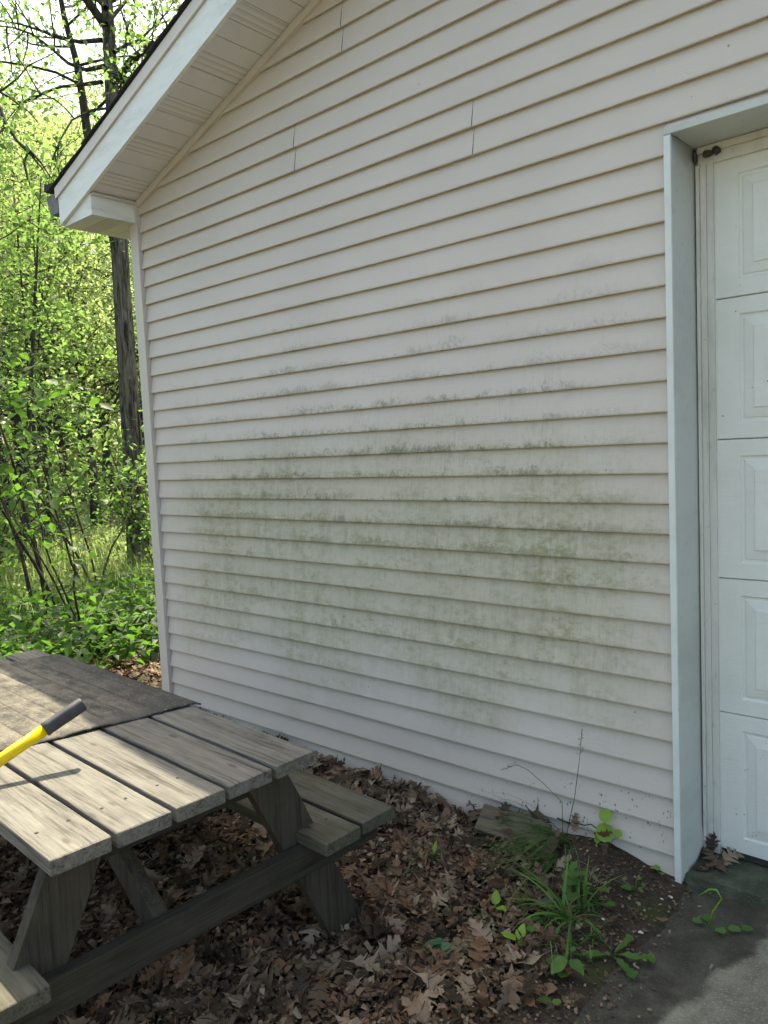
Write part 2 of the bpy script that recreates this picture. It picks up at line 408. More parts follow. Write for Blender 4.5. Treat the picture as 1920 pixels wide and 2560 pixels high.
def make_mat():
    k = NM('dirty_mat', 0.9, 0.15)
    o = k.coord('Object')
    a = k.noise(k.coord('Object', (4, 14, 1)), 1.0, 5, 0.7); b = k.noise(o, 16, 5, 0.7); f = k.noise(o, 120, 3)
    c = k.mix(k.step(k.math('ADD', k.math('MULTIPLY', a, 0.6), k.math('MULTIPLY', b, 0.4)), 0.36, 0.62), (0.050, 0.048, 0.046), (0.155, 0.142, 0.118))
    X, Y, Z = k.sep(o)
    ln = k.math('ABSOLUTE', k.math('SUBTRACT', k.math('FRACT', k.math('DIVIDE', k.math('ADD', Y, 7.73), 0.0773)), 0.5))
    lnn = k.math('MULTIPLY', k.step(ln, 0.085, 0.02), k.step(k.noise(k.coord('Object', (5, 1, 1)), 3, 3), 0.3, 0.55))
    c = k.mix(k.math('MULTIPLY', lnn, 0.75), c, (0.045, 0.042, 0.04))
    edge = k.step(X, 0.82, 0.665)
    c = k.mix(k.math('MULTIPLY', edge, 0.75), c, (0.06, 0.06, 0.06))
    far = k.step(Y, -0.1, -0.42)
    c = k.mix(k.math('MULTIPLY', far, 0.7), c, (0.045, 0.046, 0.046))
    c = k.mix(k.math('MULTIPLY', k.step(f, 0.58, 0.7), 0.4), c, (0.36, 0.32, 0.26))
    k.base(c); k.bump(k.math('ADD', a, b), 0.5, 0.006)
    return k.m
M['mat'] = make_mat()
M['yellow'] = make_paint('yellow_fibreglass', (0.78, 0.57, 0.01), (0.42, 0.30, 0.05), 0.35, 0.4, 16.0, (1, 1, 1))
M['grip'] = make_paint('black_grip', (0.035, 0.037, 0.045), (0.12, 0.12, 0.12), 0.5, 0.6, 12.0, (1, 1, 1))
M['steel'] = make_paint('hammer_steel', (0.16, 0.16, 0.165), (0.07, 0.05, 0.04), 0.6, 0.5, 14.0, (1, 1, 1))
M['ground'] = make_ground()
M['concrete'] = make_concrete('driveway_concrete', (0.24, 0.228, 0.178), (0.050, 0.046, 0.036), True)
M['slab'] = make_concrete('damp_slab', (0.2, 0.2, 0.16), (0.060, 0.066, 0.046), False)
LIT = [(0.0, (0.034, 0.024, 0.016)), (0.22, (0.080, 0.053, 0.034)), (0.46, (0.135, 0.092, 0.060)), (0.62, (0.148, 0.078, 0.042)), (0.80, (0.185, 0.135, 0.092)), (1.0, (0.26, 0.205, 0.148))]
def make_litter(name, per):
    k = NM(name, 0.75, 0.25)
    r = k.island() if per == 'island' else k.objrand()
    c = k.ramp(r, LIT)
    n = k.noise(k.coord('Object'), 45, 4, 0.6)
    c = k.mix(k.math('MULTIPLY', k.step(n, 0.5, 0.75), 0.5), c, (0.05, 0.036, 0.026))
    k.base(c); k.bump(n, 0.4, 0.003)
    return k.m
M['litter'] = make_litter('dead_oak_leaf', 'obj'); M['litter_s'] = make_litter('dead_leaf_litter', 'island')
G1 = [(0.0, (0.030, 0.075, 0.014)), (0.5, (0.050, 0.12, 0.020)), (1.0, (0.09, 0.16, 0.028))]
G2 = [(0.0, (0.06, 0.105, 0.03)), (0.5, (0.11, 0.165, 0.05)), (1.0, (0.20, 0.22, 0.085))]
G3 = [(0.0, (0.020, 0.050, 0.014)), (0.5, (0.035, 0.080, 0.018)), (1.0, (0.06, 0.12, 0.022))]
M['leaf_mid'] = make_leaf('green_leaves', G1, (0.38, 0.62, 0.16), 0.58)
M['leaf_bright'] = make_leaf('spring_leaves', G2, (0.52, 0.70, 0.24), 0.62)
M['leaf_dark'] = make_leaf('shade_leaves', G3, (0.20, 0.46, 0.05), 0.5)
M['leaf_obj'] = make_leaf('sapling_leaf', G3, (0.22, 0.48, 0.05), 0.5, 'obj', 0.45)
M['weed'] = make_leaf('weed_leaf', [(0.0, (0.045, 0.115, 0.025)), (1.0, (0.085, 0.18, 0.035))], (0.2, 0.45, 0.05), 0.3, 'obj', 0.45)
M['weed_lime'] = make_leaf('young_weed_leaf', [(0.0, (0.14, 0.27, 0.03)), (1.0, (0.19, 0.33, 0.04))], (0.35, 0.55, 0.05), 0.3, 'obj', 0.45)
M['weed_dull'] = make_leaf('wilted_leaf', [(0.0, (0.05, 0.13, 0.06)), (1.0, (0.08, 0.17, 0.09))], (0.12, 0.3, 0.1), 0.2, 'obj', 0.5)
M['grass'] = make_leaf('grass_blades', [(0.0, (0.040, 0.095, 0.028)), (0.7, (0.075, 0.16, 0.045)), (1.0, (0.24, 0.23, 0.11))], (0.2, 0.4, 0.06), 0.35)
M['grass_wide'] = make_leaf('broad_grass', [(0.0, (0.05, 0.12, 0.025)), (1.0, (0.10, 0.20, 0.045))], (0.2, 0.45, 0.06), 0.3)
M['straw'] = make_paint('dry_stem', (0.16, 0.15, 0.09), amt=0.2, rough=0.8)
M['twig'] = make_paint('dark_twig', (0.05, 0.038, 0.03), amt=0.2, rough=0.9)
M['bark'] = make_bark('oak_bark', (0.030, 0.026, 0.021), (0.19, 0.17, 0.135))
M['bark2'] = make_bark('thin_bark', (0.028, 0.024, 0.019), (0.085, 0.075, 0.06))
M['pebble'] = make_paint('pale_pebble', (0.55, 0.53, 0.48), amt=0.2, rough=0.8)
M['debris'] = make_paint('insect_debris', (0.03, 0.028, 0.03), amt=0.2, rough=0.9)

rng = random.Random(7); nr = np.random.default_rng(7)

# ------------------------------------------------------------------ ground
def zg(x, y):
    x = np.asarray(x, float); y = np.asarray(y, float)
    z = -0.012+0.022*fbm(x*1.7, y*1.7, 3)+0.010*fbm(x*14, y*14, 9, 3)
    # small heap of soil along the wall beside the door
    z = z+0.055*np.exp(-((x-2.66)/0.26)**2-((y+0.02)/0.22)**2)+0.035*sst(-0.25, 0.0, y)*sst(2.4, 0.0, x)
    z = z+0.012*np.exp(-((x-2.80)/0.12)**2)*sst(-2.0, -0.2, y)
    # falls away beneath the drive
    z = z+0.022*sst(2.5, 2.9, x)*sst(-2.4, -1.0, y)-0.095*sst(3.04, 3.22, x+0.05*fbm(x*5, y*5, 21)+0.02*fbm(x*22, y*22, 5, 2))*sst(8.5, 7.5, x)
    # woods beyond the corner
    z = z+sst(-0.6, -3.0, x)*(0.16*fbm(x*0.5, y*0.5, 31)+0.03)
    far = np.hypot(x, y)
    return z*sst(60, 30, far)
def axis_pts(a, b, lo, hi, d):
    fine = np.arange(lo, hi+1e-6, d); out = [fine]
    l = [lo]; s = d
    while l[-1] > a: s *= 1.25; l.append(l[-1]-s)
    r = [hi]; s = d
    while r[-1] < b: s *= 1.25; r.append(r[-1]+s)
    return np.concatenate([np.array(l[1:])[::-1], fine, np.array(r[1:])])
gx = axis_pts(-600, 600, 0.3, 3.3, 0.018); gy = axis_pts(-600, 600, -1.3, 0.06, 0.018)
GX, GY = np.meshgrid(gx, gy); GZ = zg(GX, GY)
nx, ny = len(gx), len(gy)
idx = np.arange(nx*ny).reshape(ny, nx)
Fg = np.stack([idx[:-1, :-1], idx[:-1, 1:], idx[1:, 1:], idx[1:, :-1]], -1).reshape(-1, 4)
ground = link('ground', raw_mesh('ground', np.stack([GX, GY, GZ], -1).reshape(-1, 3), Fg, True), M['ground'])
tag(ground, kind='structure')

# driveway with a slightly wavy surface, and the garage floor that stands a step above it
def sheet(name, x0, x1, y0, y1, nx_, ny_, zf, mat):
    X, Y = np.meshgrid(np.linspace(x0, x1, nx_), np.linspace(y0, y1, ny_)); Z = zf(X, Y)
    n = nx_*ny_; idx = np.arange(n).reshape(ny_, nx_)
    F = np.stack([idx[:-1, :-1], idx[:-1, 1:], idx[1:, 1:], idx[1:, :-1]], -1).reshape(-1, 4)
    return link(name, raw_mesh(name, np.stack([X, Y, Z], -1).reshape(-1, 3), F, True), mat)
drive = sheet('driveway', 2.6, 7.2, -30, 0.04, 180, 420, lambda X, Y: 0.003*fbm(X*3, Y*3, 41)-0.001-0.05*sst(2.82, 2.6, X), M['concrete'])
tag(drive, kind='structure')
mb = MB()
N = 40
xs = np.linspace(3.05, 5.82, N)
for i in range(N-1):
    a, b = xs[i], xs[i+1]
    fa = -0.012+0.014*float(fbm(a*9, 0.3, 51)); fb = -0.012+0.014*float(fbm(b*9, 0.3, 51))
    mb.hexa([(a, fa, -0.05), (b, fb, -0.05), (b, 0.9, -0.05), (a, 0.9, -0.05), (a, fa+0.006, 0.034), (b, fb+0.006, 0.034), (b, 0.9, 0.04), (a, 0.9, 0.04)])
slab = mb.build('garage_floor', M['slab']); tag(slab, kind='structure')

# ------------------------------------------------------------------ garage
SL = 1/3.0                    # roof pitch 4 in 12
RIDGE = 3.50; WR = 7.0        # ridge and right-hand corner
DEPTH = 7.5
OV = 0.30                     # overhang of the gable
def zs(x): return 3.008+SL*x                # underside of the sloping soffit
garage = empty('garage', (0, 0, 0))
tag(garage, 'beige vinyl sided garage with mildew on its gable wall and a white door', 'garage')

def rake_z(x): return zs(x) if x <= RIDGE else zs(2*RIDGE-x)
# wall core behind the siding, with the opening for the door
DX0, DX1, DZ = 3.062, 5.80, 2.475
mb = MB()
mb.box((0.004, 0.004, -0.2), (DX0-0.004, 0.14, 2.9)); mb.box((DX1+0.004, 0.004, -0.2), (WR, 0.14, 2.9)); mb.box((DX0-0.004, 0.0042, DZ+0.006), (DX1+0.004, 0.14, 2.9))
mb.v += [(0.004, 0.004, 2.9), (WR, 0.004, 2.9), (WR, 0.004, rake_z(WR)), (RIDGE, 0.004, zs(RIDGE)), (0.004, 0.004, zs(0)), (0.004, 0.14, 2.9), (WR, 0.14, 2.9), (WR, 0.14, rake_z(WR)), (RIDGE, 0.14, zs(RIDGE)), (0.004, 0.14, zs(0))]
n = len(mb.v)-10
mb.f += [tuple(n+i for i in (0, 1, 2, 3, 4)), tuple(n+i for i in (9, 8, 7, 6, 5))]+[tuple(n+i for i in q) for q in ((1, 6, 7, 2), (2, 7, 8, 3), (3, 8, 9, 4), (4, 9, 5, 0))]
mb.build('wall', M['dark'], garage)
mb = MB(); mb.box((0.0, 0.145, -0.2), (0.14, DEPTH, 3.0)); mb.box((WR-0.14, 0.145, -0.2), (WR, DEPTH, 3.0)); mb.box((0.145, DEPTH-0.14, -0.2), (WR-0.145, DEPTH-0.002, 3.0))
mb.build('side_wall', M['trim'], garage)

# siding: one object for every visible course; joints run through pairs of courses
def course(x0, x1, zb, zt, proud=0.0, cut_l=False, cut_r=False, seed=0):
    """clapboard profile along x; its ends follow the rake where asked"""
    prof = [(-0.0012, zb+0.005), (-0.0165-proud, zb), (-0.0195-proud, zb+0.0018), (-0.0200-proud, zb+0.007), (-0.0034-proud*0.2, zt-0.0005), (-0.0026, zt+0.009)]
    n = max(2, int((x1-x0)/0.12)+1)
    V = []; F = []
    for i in range(n+1):
        u = i/n
        for j, (y, z) in enumerate(prof):
            a = x0; b = x1
            if cut_l: a = (z-3.008)/SL+0.012
            if cut_r: b = 2*RIDGE-(z-3.008)/SL-0.012
            x = a+(b-a)*u
            wv = 0.0028*float(vnoise(x*2.3, zb*31.0, 77))+0.0008*float(vnoise(x*9, zb*31.0, 78))
            dz = 0.0030*float(vnoise(x*1.4, zb*13.0, 79)) if j in (0, 1, 2, 3) else 0
            V.append((x, y+wv, z+dz))
    m = len(prof)
    for i in range(n):
        for j in range(m-1):
            a = i*m+j; F.append((a, a+m, a+m+1, a+1))
    return V, F
FZ0 = 0.021
def jx(pxx, pyy): return pw(pxx, pyy).x
JOINT = {-2: jx(861, 70), 0: None}
def line_idx(z): return (Z0-z)/S_
# joints seen in the photograph: (x, z top, z bottom)
js = []
for (a, b, c_) in ((1187, 258, 390), (742, 326, 434), (860, 18, 135)):
    js.append((pw(a, (b+c_)/2).x, pw(a, (b+c_)/2).z))
for i in range(-14, 30):
    zb = Z0-i*S_; zt = zb+S_
    if i == 29: zb = -0.03
    if zb > zs(RIDGE)-0.02: continue
    above = zb > DZ+0.02-S_*0.1
    segs = []
    full_r = WR-0.03
    cl = zt > zs(0.012); cr = cl
    if cl: xl = 0; xr = 0
    else: xl = 0.002; xr = full_r
    if above: segs = [(xl, xr, cl, cr)]
    else: segs = [(0.002, DX0-0.030, cl, False), (DX1+0.03, full_r, False, False)]
    if not above and zt > DZ+FZ0+0.004:
        V, F = course(DX0-0.029, DX1+0.029, DZ+FZ0+0.001, zt, -0.002, False, False, i)
        me = bpy.data.meshes.new('siding_board'); me.from_pydata(V, [], F); me.update(); link('siding_board', me, M['siding'], garage)
    out = []
    for (a, b, l, r_) in segs:
        jj = [x for (x, zc) in js if abs(zc-(zb+zt)/2) < S_*1.0 and (l or a < x) and x < (b if not r_ else 9)]
        if jj:
            out.append((a, jj[0]-0.0006, l, False, 0.003)); out.append((jj[0]+0.0006, b, False, r_, 0.0))
        else: out.append((a, b, l, r_, 0.0))
    for (a, b, l, r_, pr) in out:
        if zt > zs(RIDGE)-0.012: zt2 = zs(RIDGE)-0.014
        else: zt2 = zt
        V, F = course(a, b, zb, zt2, pr, l, r_, i)
        me = bpy.data.meshes.new('siding_board'); me.from_pydata(V, [], F); me.update()
        link('siding_board', me, M['siding'], garage)

# corner post
mb = MB(); mb.box((-0.078, -0.036, -0.15), (-0.001, -0.030, 3.0)); mb.box((-0.078, -0.0298, -0.15), (-0.072, 0.06, 2.88)); mb.box((-0.007, -0.0298, -0.15), (-0.001, 0.003, 3.0))
mb.build('corner_post', M['trim'], garage)
# trim strip under the sloping soffit
def rake_bar(y0, y1, z0, z1, xa, xb, plumb=True):
    m = MB()
    for (a, b) in ((xa, RIDGE), (RIDGE, 2*RIDGE-xa)):
        m.hexa([(a, y0, rake_z(a)+z0), (b, y0, rake_z(b)+z0), (b, y1, rake_z(b)+z0), (a, y1, rake_z(a)+z0), (a, y0, rake_z(a)+z1), (b, y0, rake_z(b)+z1), (b, y1, rake_z(b)+z1), (a, y1, rake_z(a)+z1)])
    return m
rake_bar(-0.030, -0.003, -0.040, -0.003, 0.0, 0).build('frieze_trim', M['trim'], garage)
rake_bar(-0.033, -0.0302, -0.010, -0.004, 0.0, 0).build('frieze_lip', M['trim'], garage)
# fascia in two bands
fas = rake_bar(-OV-0.020, -OV, -0.004, 0.148, -0.338, 0).build('fascia', M['white'], garage)
rake_bar(-OV-0.032, -OV, 0.150, 0.208, -0.352, 0).build('rake_board', M['bounce_tint'], garage)
# return box at the foot of the rake
BZ = 2.884
mb = MB()
mb.v += [(-0.325, -OV, BZ), (-0.016, -OV, BZ), (-0.016, -OV, zs(-0.016)-0.005), (-0.325, -OV, zs(-0.325)-0.005)]; mb.f.append((0, 1, 2, 3))
mb.quad((-0.016, -OV, BZ), (-0.016, 0.0, BZ), (-0.016, 0.0, zs(-0.016)-0.006), (-0.016, -OV, zs(-0.016)-0.006))
box = mb.build('return_box', M['white'], garage)
mb = MB(); mb.box((-0.013, -OV+0.004, zs(-0.016)-0.016), (0.004, -0.031, zs(-0.016)-0.004)); mb.build('return_trim', M['trim'], garage)
mb = MB(); mb.box((-0.338, -OV, BZ+0.001), (-0.326, DEPTH+0.3, 3.09)); mb.build('eave_fascia', M['white'], garage)
# soffits
sof = MB()
sof.hexa([(-0.33, -OV, zs(-0.33)+0.022), (RIDGE, -OV, zs(RIDGE)+0.022), (RIDGE, 0.0, zs(RIDGE)+0.022), (-0.33, 0.0, zs(-0.33)+0.022), (-0.33, -OV, zs(-0.33)+0.04), (RIDGE, -OV, zs(RIDGE)+0.04), (RIDGE, 0.0, zs(RIDGE)+0.04), (-0.33, 0.0, zs(-0.33)+0.04)])
soffit = sof.build('soffit', M['dark'], garage)
HP = 0.0985
x = 0.115-1.5*HP; kk = 0
while x < RIDGE-HP:
    a, b = x+0.0022, x+HP-0.0022
    if b > -0.014:
        a = max(a, -0.013)
        m = MB(); m.hexa([(a, -OV+0.001, zs(a)), (b, -OV+0.001, zs(b)), (b, -0.002, zs(b)), (a, -0.002, zs(a)), (a, -OV+0.001, zs(a)+0.018), (b, -OV+0.001, zs(b)+0.018), (b, -0.002, zs(b)+0.018), (a, -0.002, zs(a)+0.018)])
        vented = kk % 3 == 1
        m.build('vented_panel' if vented else 'soffit_panel', M['vent'] if vented else M['soffit'], soffit)
    x += HP; kk += 1
mb = MB(); mb.box((-0.324, -OV+0.002, BZ+0.018), (-0.018, DEPTH, BZ+0.03)); es = mb.build('eave_soffit', M['dark'], garage)
y = -OV+0.003; kk = 0
while y < 2.4:
    m = MB(); m.box((-0.324, y, BZ+0.0), (-0.018 if y < -0.05 else -0.08, y+0.098, BZ+0.015))
    v = kk % 3 == 1
    m.build('vented_panel' if v else 'soffit_panel', M['vent'] if v else M['soffit'], es); y += 0.1016; kk += 1
mb = MB(); mb.box((-0.324, y, BZ+0.002), (-0.08, DEPTH, BZ+0.015)); mb.build('soffit_panel', M['soffit'], es)
# roof: deck and shingle courses
TH = 0.209
mb = MB()
for s in (0, 1):
    def P(x, y, z): return (x, y, z) if s == 0 else (2*RIDGE-x, y, z)
    a, b = -0.355, RIDGE
    p = [P(a, -OV-0.03, zs(a)+TH), P(b, -OV-0.03, zs(b)+TH), P(b, DEPTH+0.3, zs(b)+TH), P(a, DEPTH+0.3, zs(a)+TH), P(a, -OV-0.03, zs(a)+TH+0.008), P(b, -OV-0.03, zs(b)+TH+0.008), P(b, DEPTH+0.3, zs(b)+TH+0.008), P(a, DEPTH+0.3, zs(a)+TH+0.008)]
    mb.hexa(p)
roof = mb.build('roof', M['shingle'], garage)
dx = 0.135; x = -0.40; kk = 0
while x < RIDGE-0.05:
    a, b = x, min(x+dx+0.05, RIDGE)
    j = rng.uniform(-0.006, 0.006)
    for s in (0, 1):
        m = MB(); zz = TH+0.010
        f = (lambda q: q) if s == 0 else (lambda q: 2*RIDGE-q)
        y0 = -OV-0.042+j; y1 = DEPTH+0.32
        m.hexa([(f(a), y0, zs(a)+zz+0.006), (f(b), y0, zs(b)+zz), (f(b), y1, zs(b)+zz), (f(a), y1, zs(a)+zz+0.006), (f(a), y0, zs(a)+zz+0.013), (f(b), y0, zs(b)+zz+0.005), (f(b), y1, zs(b)+zz+0.005), (f(a), y1, zs(a)+zz+0.013)])
        m.build('shingle_course', M['shingle'], roof)
    x += dx; kk += 1
# gutter along the eave with its end cap
prof = [(-0.340, 3.075), (-0.340, 2.965), (-0.425, 2.965), (-0.440, 3.005), (-0.468, 3.040), (-0.468, 3.082), (-0.455, 3.082)]
mb = MB(); y0, y1 = -OV-0.018, DEPTH+0.25
for (p, q) in zip(prof[:-1], prof[1:]):
    mb.quad((p[0], y0, p[1]), (q[0], y0, q[1]), (q[0], y1, q[1]), (p[0], y1, p[1]))
gut = mb.build('gutter', M['gutter'], garage)
mb = MB(); pr = prof[:-1]; n = len(pr)
mb.v = [(p[0]-0.0, y0-0.004, p[1]) for p in pr]+[(p[0], y0-0.001, p[1]) for p in pr]; mb.f = [tuple(range(n)), tuple(range(2*n-1, n-1, -1))]+[(i, (i+1) % n, n+(i+1) % n, n+i) for i in range(n)]
mb.build('end_cap', M['gutter'], gut)
# a flap of roofing that hangs over the gutter end
mb = MB()
mb.hexa([(-0.470, -OV-0.036, 3.105), (-0.375, -OV-0.036, 3.098), (-0.375, 0.5, 3.098), (-0.470, 0.5, 3.105), (-0.462, -OV-0.036, 3.150), (-0.355, -OV-0.036, 3.118), (-0.355, 0.5, 3.118), (-0.462, 0.5, 3.150)])
mb.build('drip_flap', M['shingle'], roof)

# door surround: wrapped head and jambs
FZ = 0.021
mb = MB()
mb.box((DX0-0.028, -0.036, DZ), (DX1+0.028, -0.001, DZ+FZ)); mb.box((DX0-0.004, -0.0008, DZ+0.001), (DX1+0.004, 0.19, DZ+0.005))
mb.build('door_head', M['wrap'], garage, bevel=0.0012)
def jamb(side):
    s = 1 if side == 0 else -1; x0 = DX0 if side == 0 else DX1
    f = lambda q: x0+s*q
    V = []; F = []
    # flange on the face of the wall
    m = MB()
    a, b = sorted((f(-0.028), f(-0.006)))
    m.box((a, -0.036, 0.0), (b, -0.0005, DZ-0.002))
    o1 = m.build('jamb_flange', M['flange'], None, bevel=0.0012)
    # inner return, its foot bent up towards the door
    ny_, nz_ = 22, 40
    V = []
    for j in range(nz_+1):
        for i in range(ny_+1):
            y = -0.036+0.206*i/ny_
            u = (y+0.036)/0.206
            foot = 0.002+0.060*u**0.55+0.010*math.sin(u*9)*u
            z = foot+(DZ-0.001-foot)*(j/nz_)**1.35
            bulge = 0.010*math.exp(-((z-foot)/0.05)**2)*u*(1.1-u)*3
            xx = f(-0.0055+0.004*float(vnoise(z*2.2, y*6, 91))*u+bulge+0.006*u)
            V.append((xx, y, z))
    for j in range(nz_):
        for i in range(ny_):
            a = j*(ny_+1)+i; q = (a, a+1, a+ny_+2, a+ny_+1); F.append(q if side else q[::-1])
    me = bpy.data.meshes.new('jamb_return'); me.from_pydata(V, [], F); me.polygons.foreach_set('use_smooth', np.ones(len(F), bool)); me.update()
    o2 = link('jamb_return', me, M['wrap'])
    sm = o2.modifiers.new('thickness', 'SOLIDIFY'); sm.thickness = 0.0018; sm.offset = 0
    # timber behind it
    m = MB(); a, b = sorted((f(-0.02), f(-0.012))); m.box((a, 0.0, 0.05), (b, 0.19, DZ-0.001)); o4 = m.build('jamb_core', M['dark'], None)
    # stop and weather strip between return and door
    m = MB()
    a, b = sorted((f(0.006), f(0.016))); m.box((a, 0.150, 0.048), (b, 0.166, DZ-0.06))
    o3 = m.build('weather_strip', M['stop'], None, bevel=0.001)
    m = MB()
    a, b = sorted((f(0.0165), f(0.036))); m.box((a, 0.162, 0.044), (b, 0.178, DZ-0.05))
    a, b = sorted((f(0.0365), f(0.058))); m.box((a, 0.166, 0.044), (b, 0.178, DZ-0.05))
    a, b = sorted((f(-0.01), f(0.06))); m.box((a, 0.1785, 0.044), (b, 0.2, DZ))
    o5 = m.build('door_stop', M['stop'], None, bevel=0.001)
    j_ = empty('door_jamb', (0, 0, 0)); j_.parent = garage
    for o in (o1, o2, o3, o4, o5): o.parent = j_
jamb(0); jamb(1)
mb = MB(); mb.box((DX0+0.01, 0.155, DZ-0.022), (DX1-0.01, 0.166, DZ-0.001)); mb.box((DX0+0.01, 0.164, DZ-0.058), (DX1-0.01, 0.178, DZ-0.0225)); mb.box((DX0+0.01, 0.1785, DZ-0.07), (DX1-0.01, 0.2, DZ+0.002))
mb.build('head_stop', M['stop'], garage, bevel=0.001)

# sectional door: five sections with pressed panels
door = empty('garage_door', (0, 0, 0)); door.parent = garage
DY = 0.178; seams = [2.425, 1.975, 1.508, 1.033, 0.560, 0.062]
def section(z1, z0):
    x0, x1 = DX0+0.050, DX1-0.050
    pw_ = 0.43; npn = 5; gap = (x1-x0-npn*pw_)/(npn+1)
    V = []; F = []
    def ring(xa, xb, za, zb, y): 
        n = len(V); V.extend([(xa, y, za), (xb, y, za), (xb, y, zb), (xa, y, zb)]); return n
    def band(p, q):
        for i in range(4):
            j = (i+1) % 4; F.append((p+i, p+j, q+j, q+i))
    z0 += 0.0009; z1 -= 0.0009; e = 0.0025
    iz0, iz1 = z0+0.055, z1-0.055
    # flat field round the panels
    xs_ = [x0]
    for k in range(npn):
        a = x0+gap+k*(pw_+gap); xs_ += [a, a+pw_]
    xs_.append(x1)
    zs_ = [z0+e, iz0, iz1, z1-e]
    for i in range(len(xs_)-1):
        for j in range(3):
            if j == 1 and i % 2 == 1: continue
            n = len(V); V.extend([(xs_[i], DY, zs_[j]), (xs_[i+1], DY, zs_[j]), (xs_[i+1], DY, zs_[j+1]), (xs_[i], DY, zs_[j+1])]); F.append((n, n+1, n+2, n+3))
    for k in range(npn):
        a = x0+gap+k*(pw_+gap); b = a+pw_
        r0 = ring(a, b, iz0, iz1, DY); r1 = ring(a+0.005, b-0.005, iz0+0.005, iz1-0.005, DY+0.0065); r2 = ring(a+0.012, b-0.012, iz0+0.012, iz1-0.012, DY+0.0065)
        r3 = ring(a+0.016, b-0.016, iz0+0.016, iz1-0.016, DY+0.003); r4 = ring(a+0.045, b-0.045, iz0+0.045, iz1-0.045, DY-0.001); r5 = ring(a+0.047, b-0.047, iz0+0.047, iz1-0.047, DY-0.0045)
        for p, q in ((r0, r1), (r1, r2), (r2, r3), (r3, r4), (r4, r5)): band(p, q)
        F.append((r5, r5+1, r5+2, r5+3))
    # rounded lips at the seams and a body behind
    n = len(V)
    V.extend([(x0, DY, z1-e), (x1, DY, z1-e), (x1, DY+0.006, z1), (x0, DY+0.006, z1), (x1, DY+0.04, z1), (x0, DY+0.04, z1)]); F.append((n, n+1, n+2, n+3)); F.append((n+3, n+2, n+4, n+5))
    n = len(V)
    V.extend([(x0, DY, z0+e), (x1, DY, z0+e), (x1, DY+0.006, z0), (x0, DY+0.006, z0), (x1, DY+0.04, z0), (x0, DY+0.04, z0)]); F.append((n+3, n+2, n+1, n)); F.append((n+5, n+4, n+2, n+3))
    n = len(V)
    V.extend([(x0, DY, z0+e), (x0, DY, z1-e), (x0, DY+0.04, z1), (x0, DY+0.04, z0), (x1, DY, z0+e), (x1, DY, z1-e), (x1, DY+0.04, z1), (x1, DY+0.04, z0)]); F += [(n, n+1, n+2, n+3), (n+7, n+6, n+5, n+4), (n+3, n+2, n+6, n+7)]
    me = bpy.data.meshes.new('door_section'); me.from_pydata(V, [], F); me.update()
    return me
for i in range(5): link('door_section', section(seams[i], seams[i+1]), M['doorp'], door)
mb = MB(); mb.box((DX0+0.05, DY+0.003, 0.042), (DX1-0.05, DY+0.035, 0.063)); mb.build('bottom_seal', M['dark'], door)
mb = MB(); mb.box((DX0+0.04, DY+0.0405, 0.03), (DX1-0.04, DY+0.05, DZ)); mb.build('door_backing', M['dark'], door)
# insect debris in the top corner of the opening
def blob(name, c, r, mat, label, cat, seed, sq=(1, 1, 1), parent=None):
    bm = bmesh.new(); bmesh.ops.create_icosphere(bm, subdivisions=2, radius=1.0)
    q = random.Random(seed)
    for v in bm.verts:
        k = 1+0.35*float(vnoise(v.co.x*2.3+seed, v.co.y*2.3+v.co.z*1.7, seed))*2
        v.co = Vector((v.co.x*sq[0], v.co.y*sq[1], v.co.z*sq[2]))*(r*k)
    me = bpy.data.meshes.new(name); bm.to_mesh(me); bm.free()
    o = link(name, me, mat, parent); o.location = c
    if label: tag(o, label, cat)
    return o
blob('debris_clump', (DX0+0.008, 0.142, 2.442), 0.011, M['debris'], 'dark clump of debris in the top left corner of the door opening', 'debris', 4, (0.7, 1.0, 1.9))
blob('debris_clump', (DX0+0.046, 0.154, 2.446), 0.011, M['debris'], 'small dark clump hanging under the door head beside the corner', 'debris', 9, (1.7, 0.8, 1.0))
blob('debris_clump', (DX0+0.075, 0.150, 2.447), 0.010, M['debris'], 'dark clump under the door head, farthest from the door corner', 'debris', 12, (1.3, 0.8, 1.5))

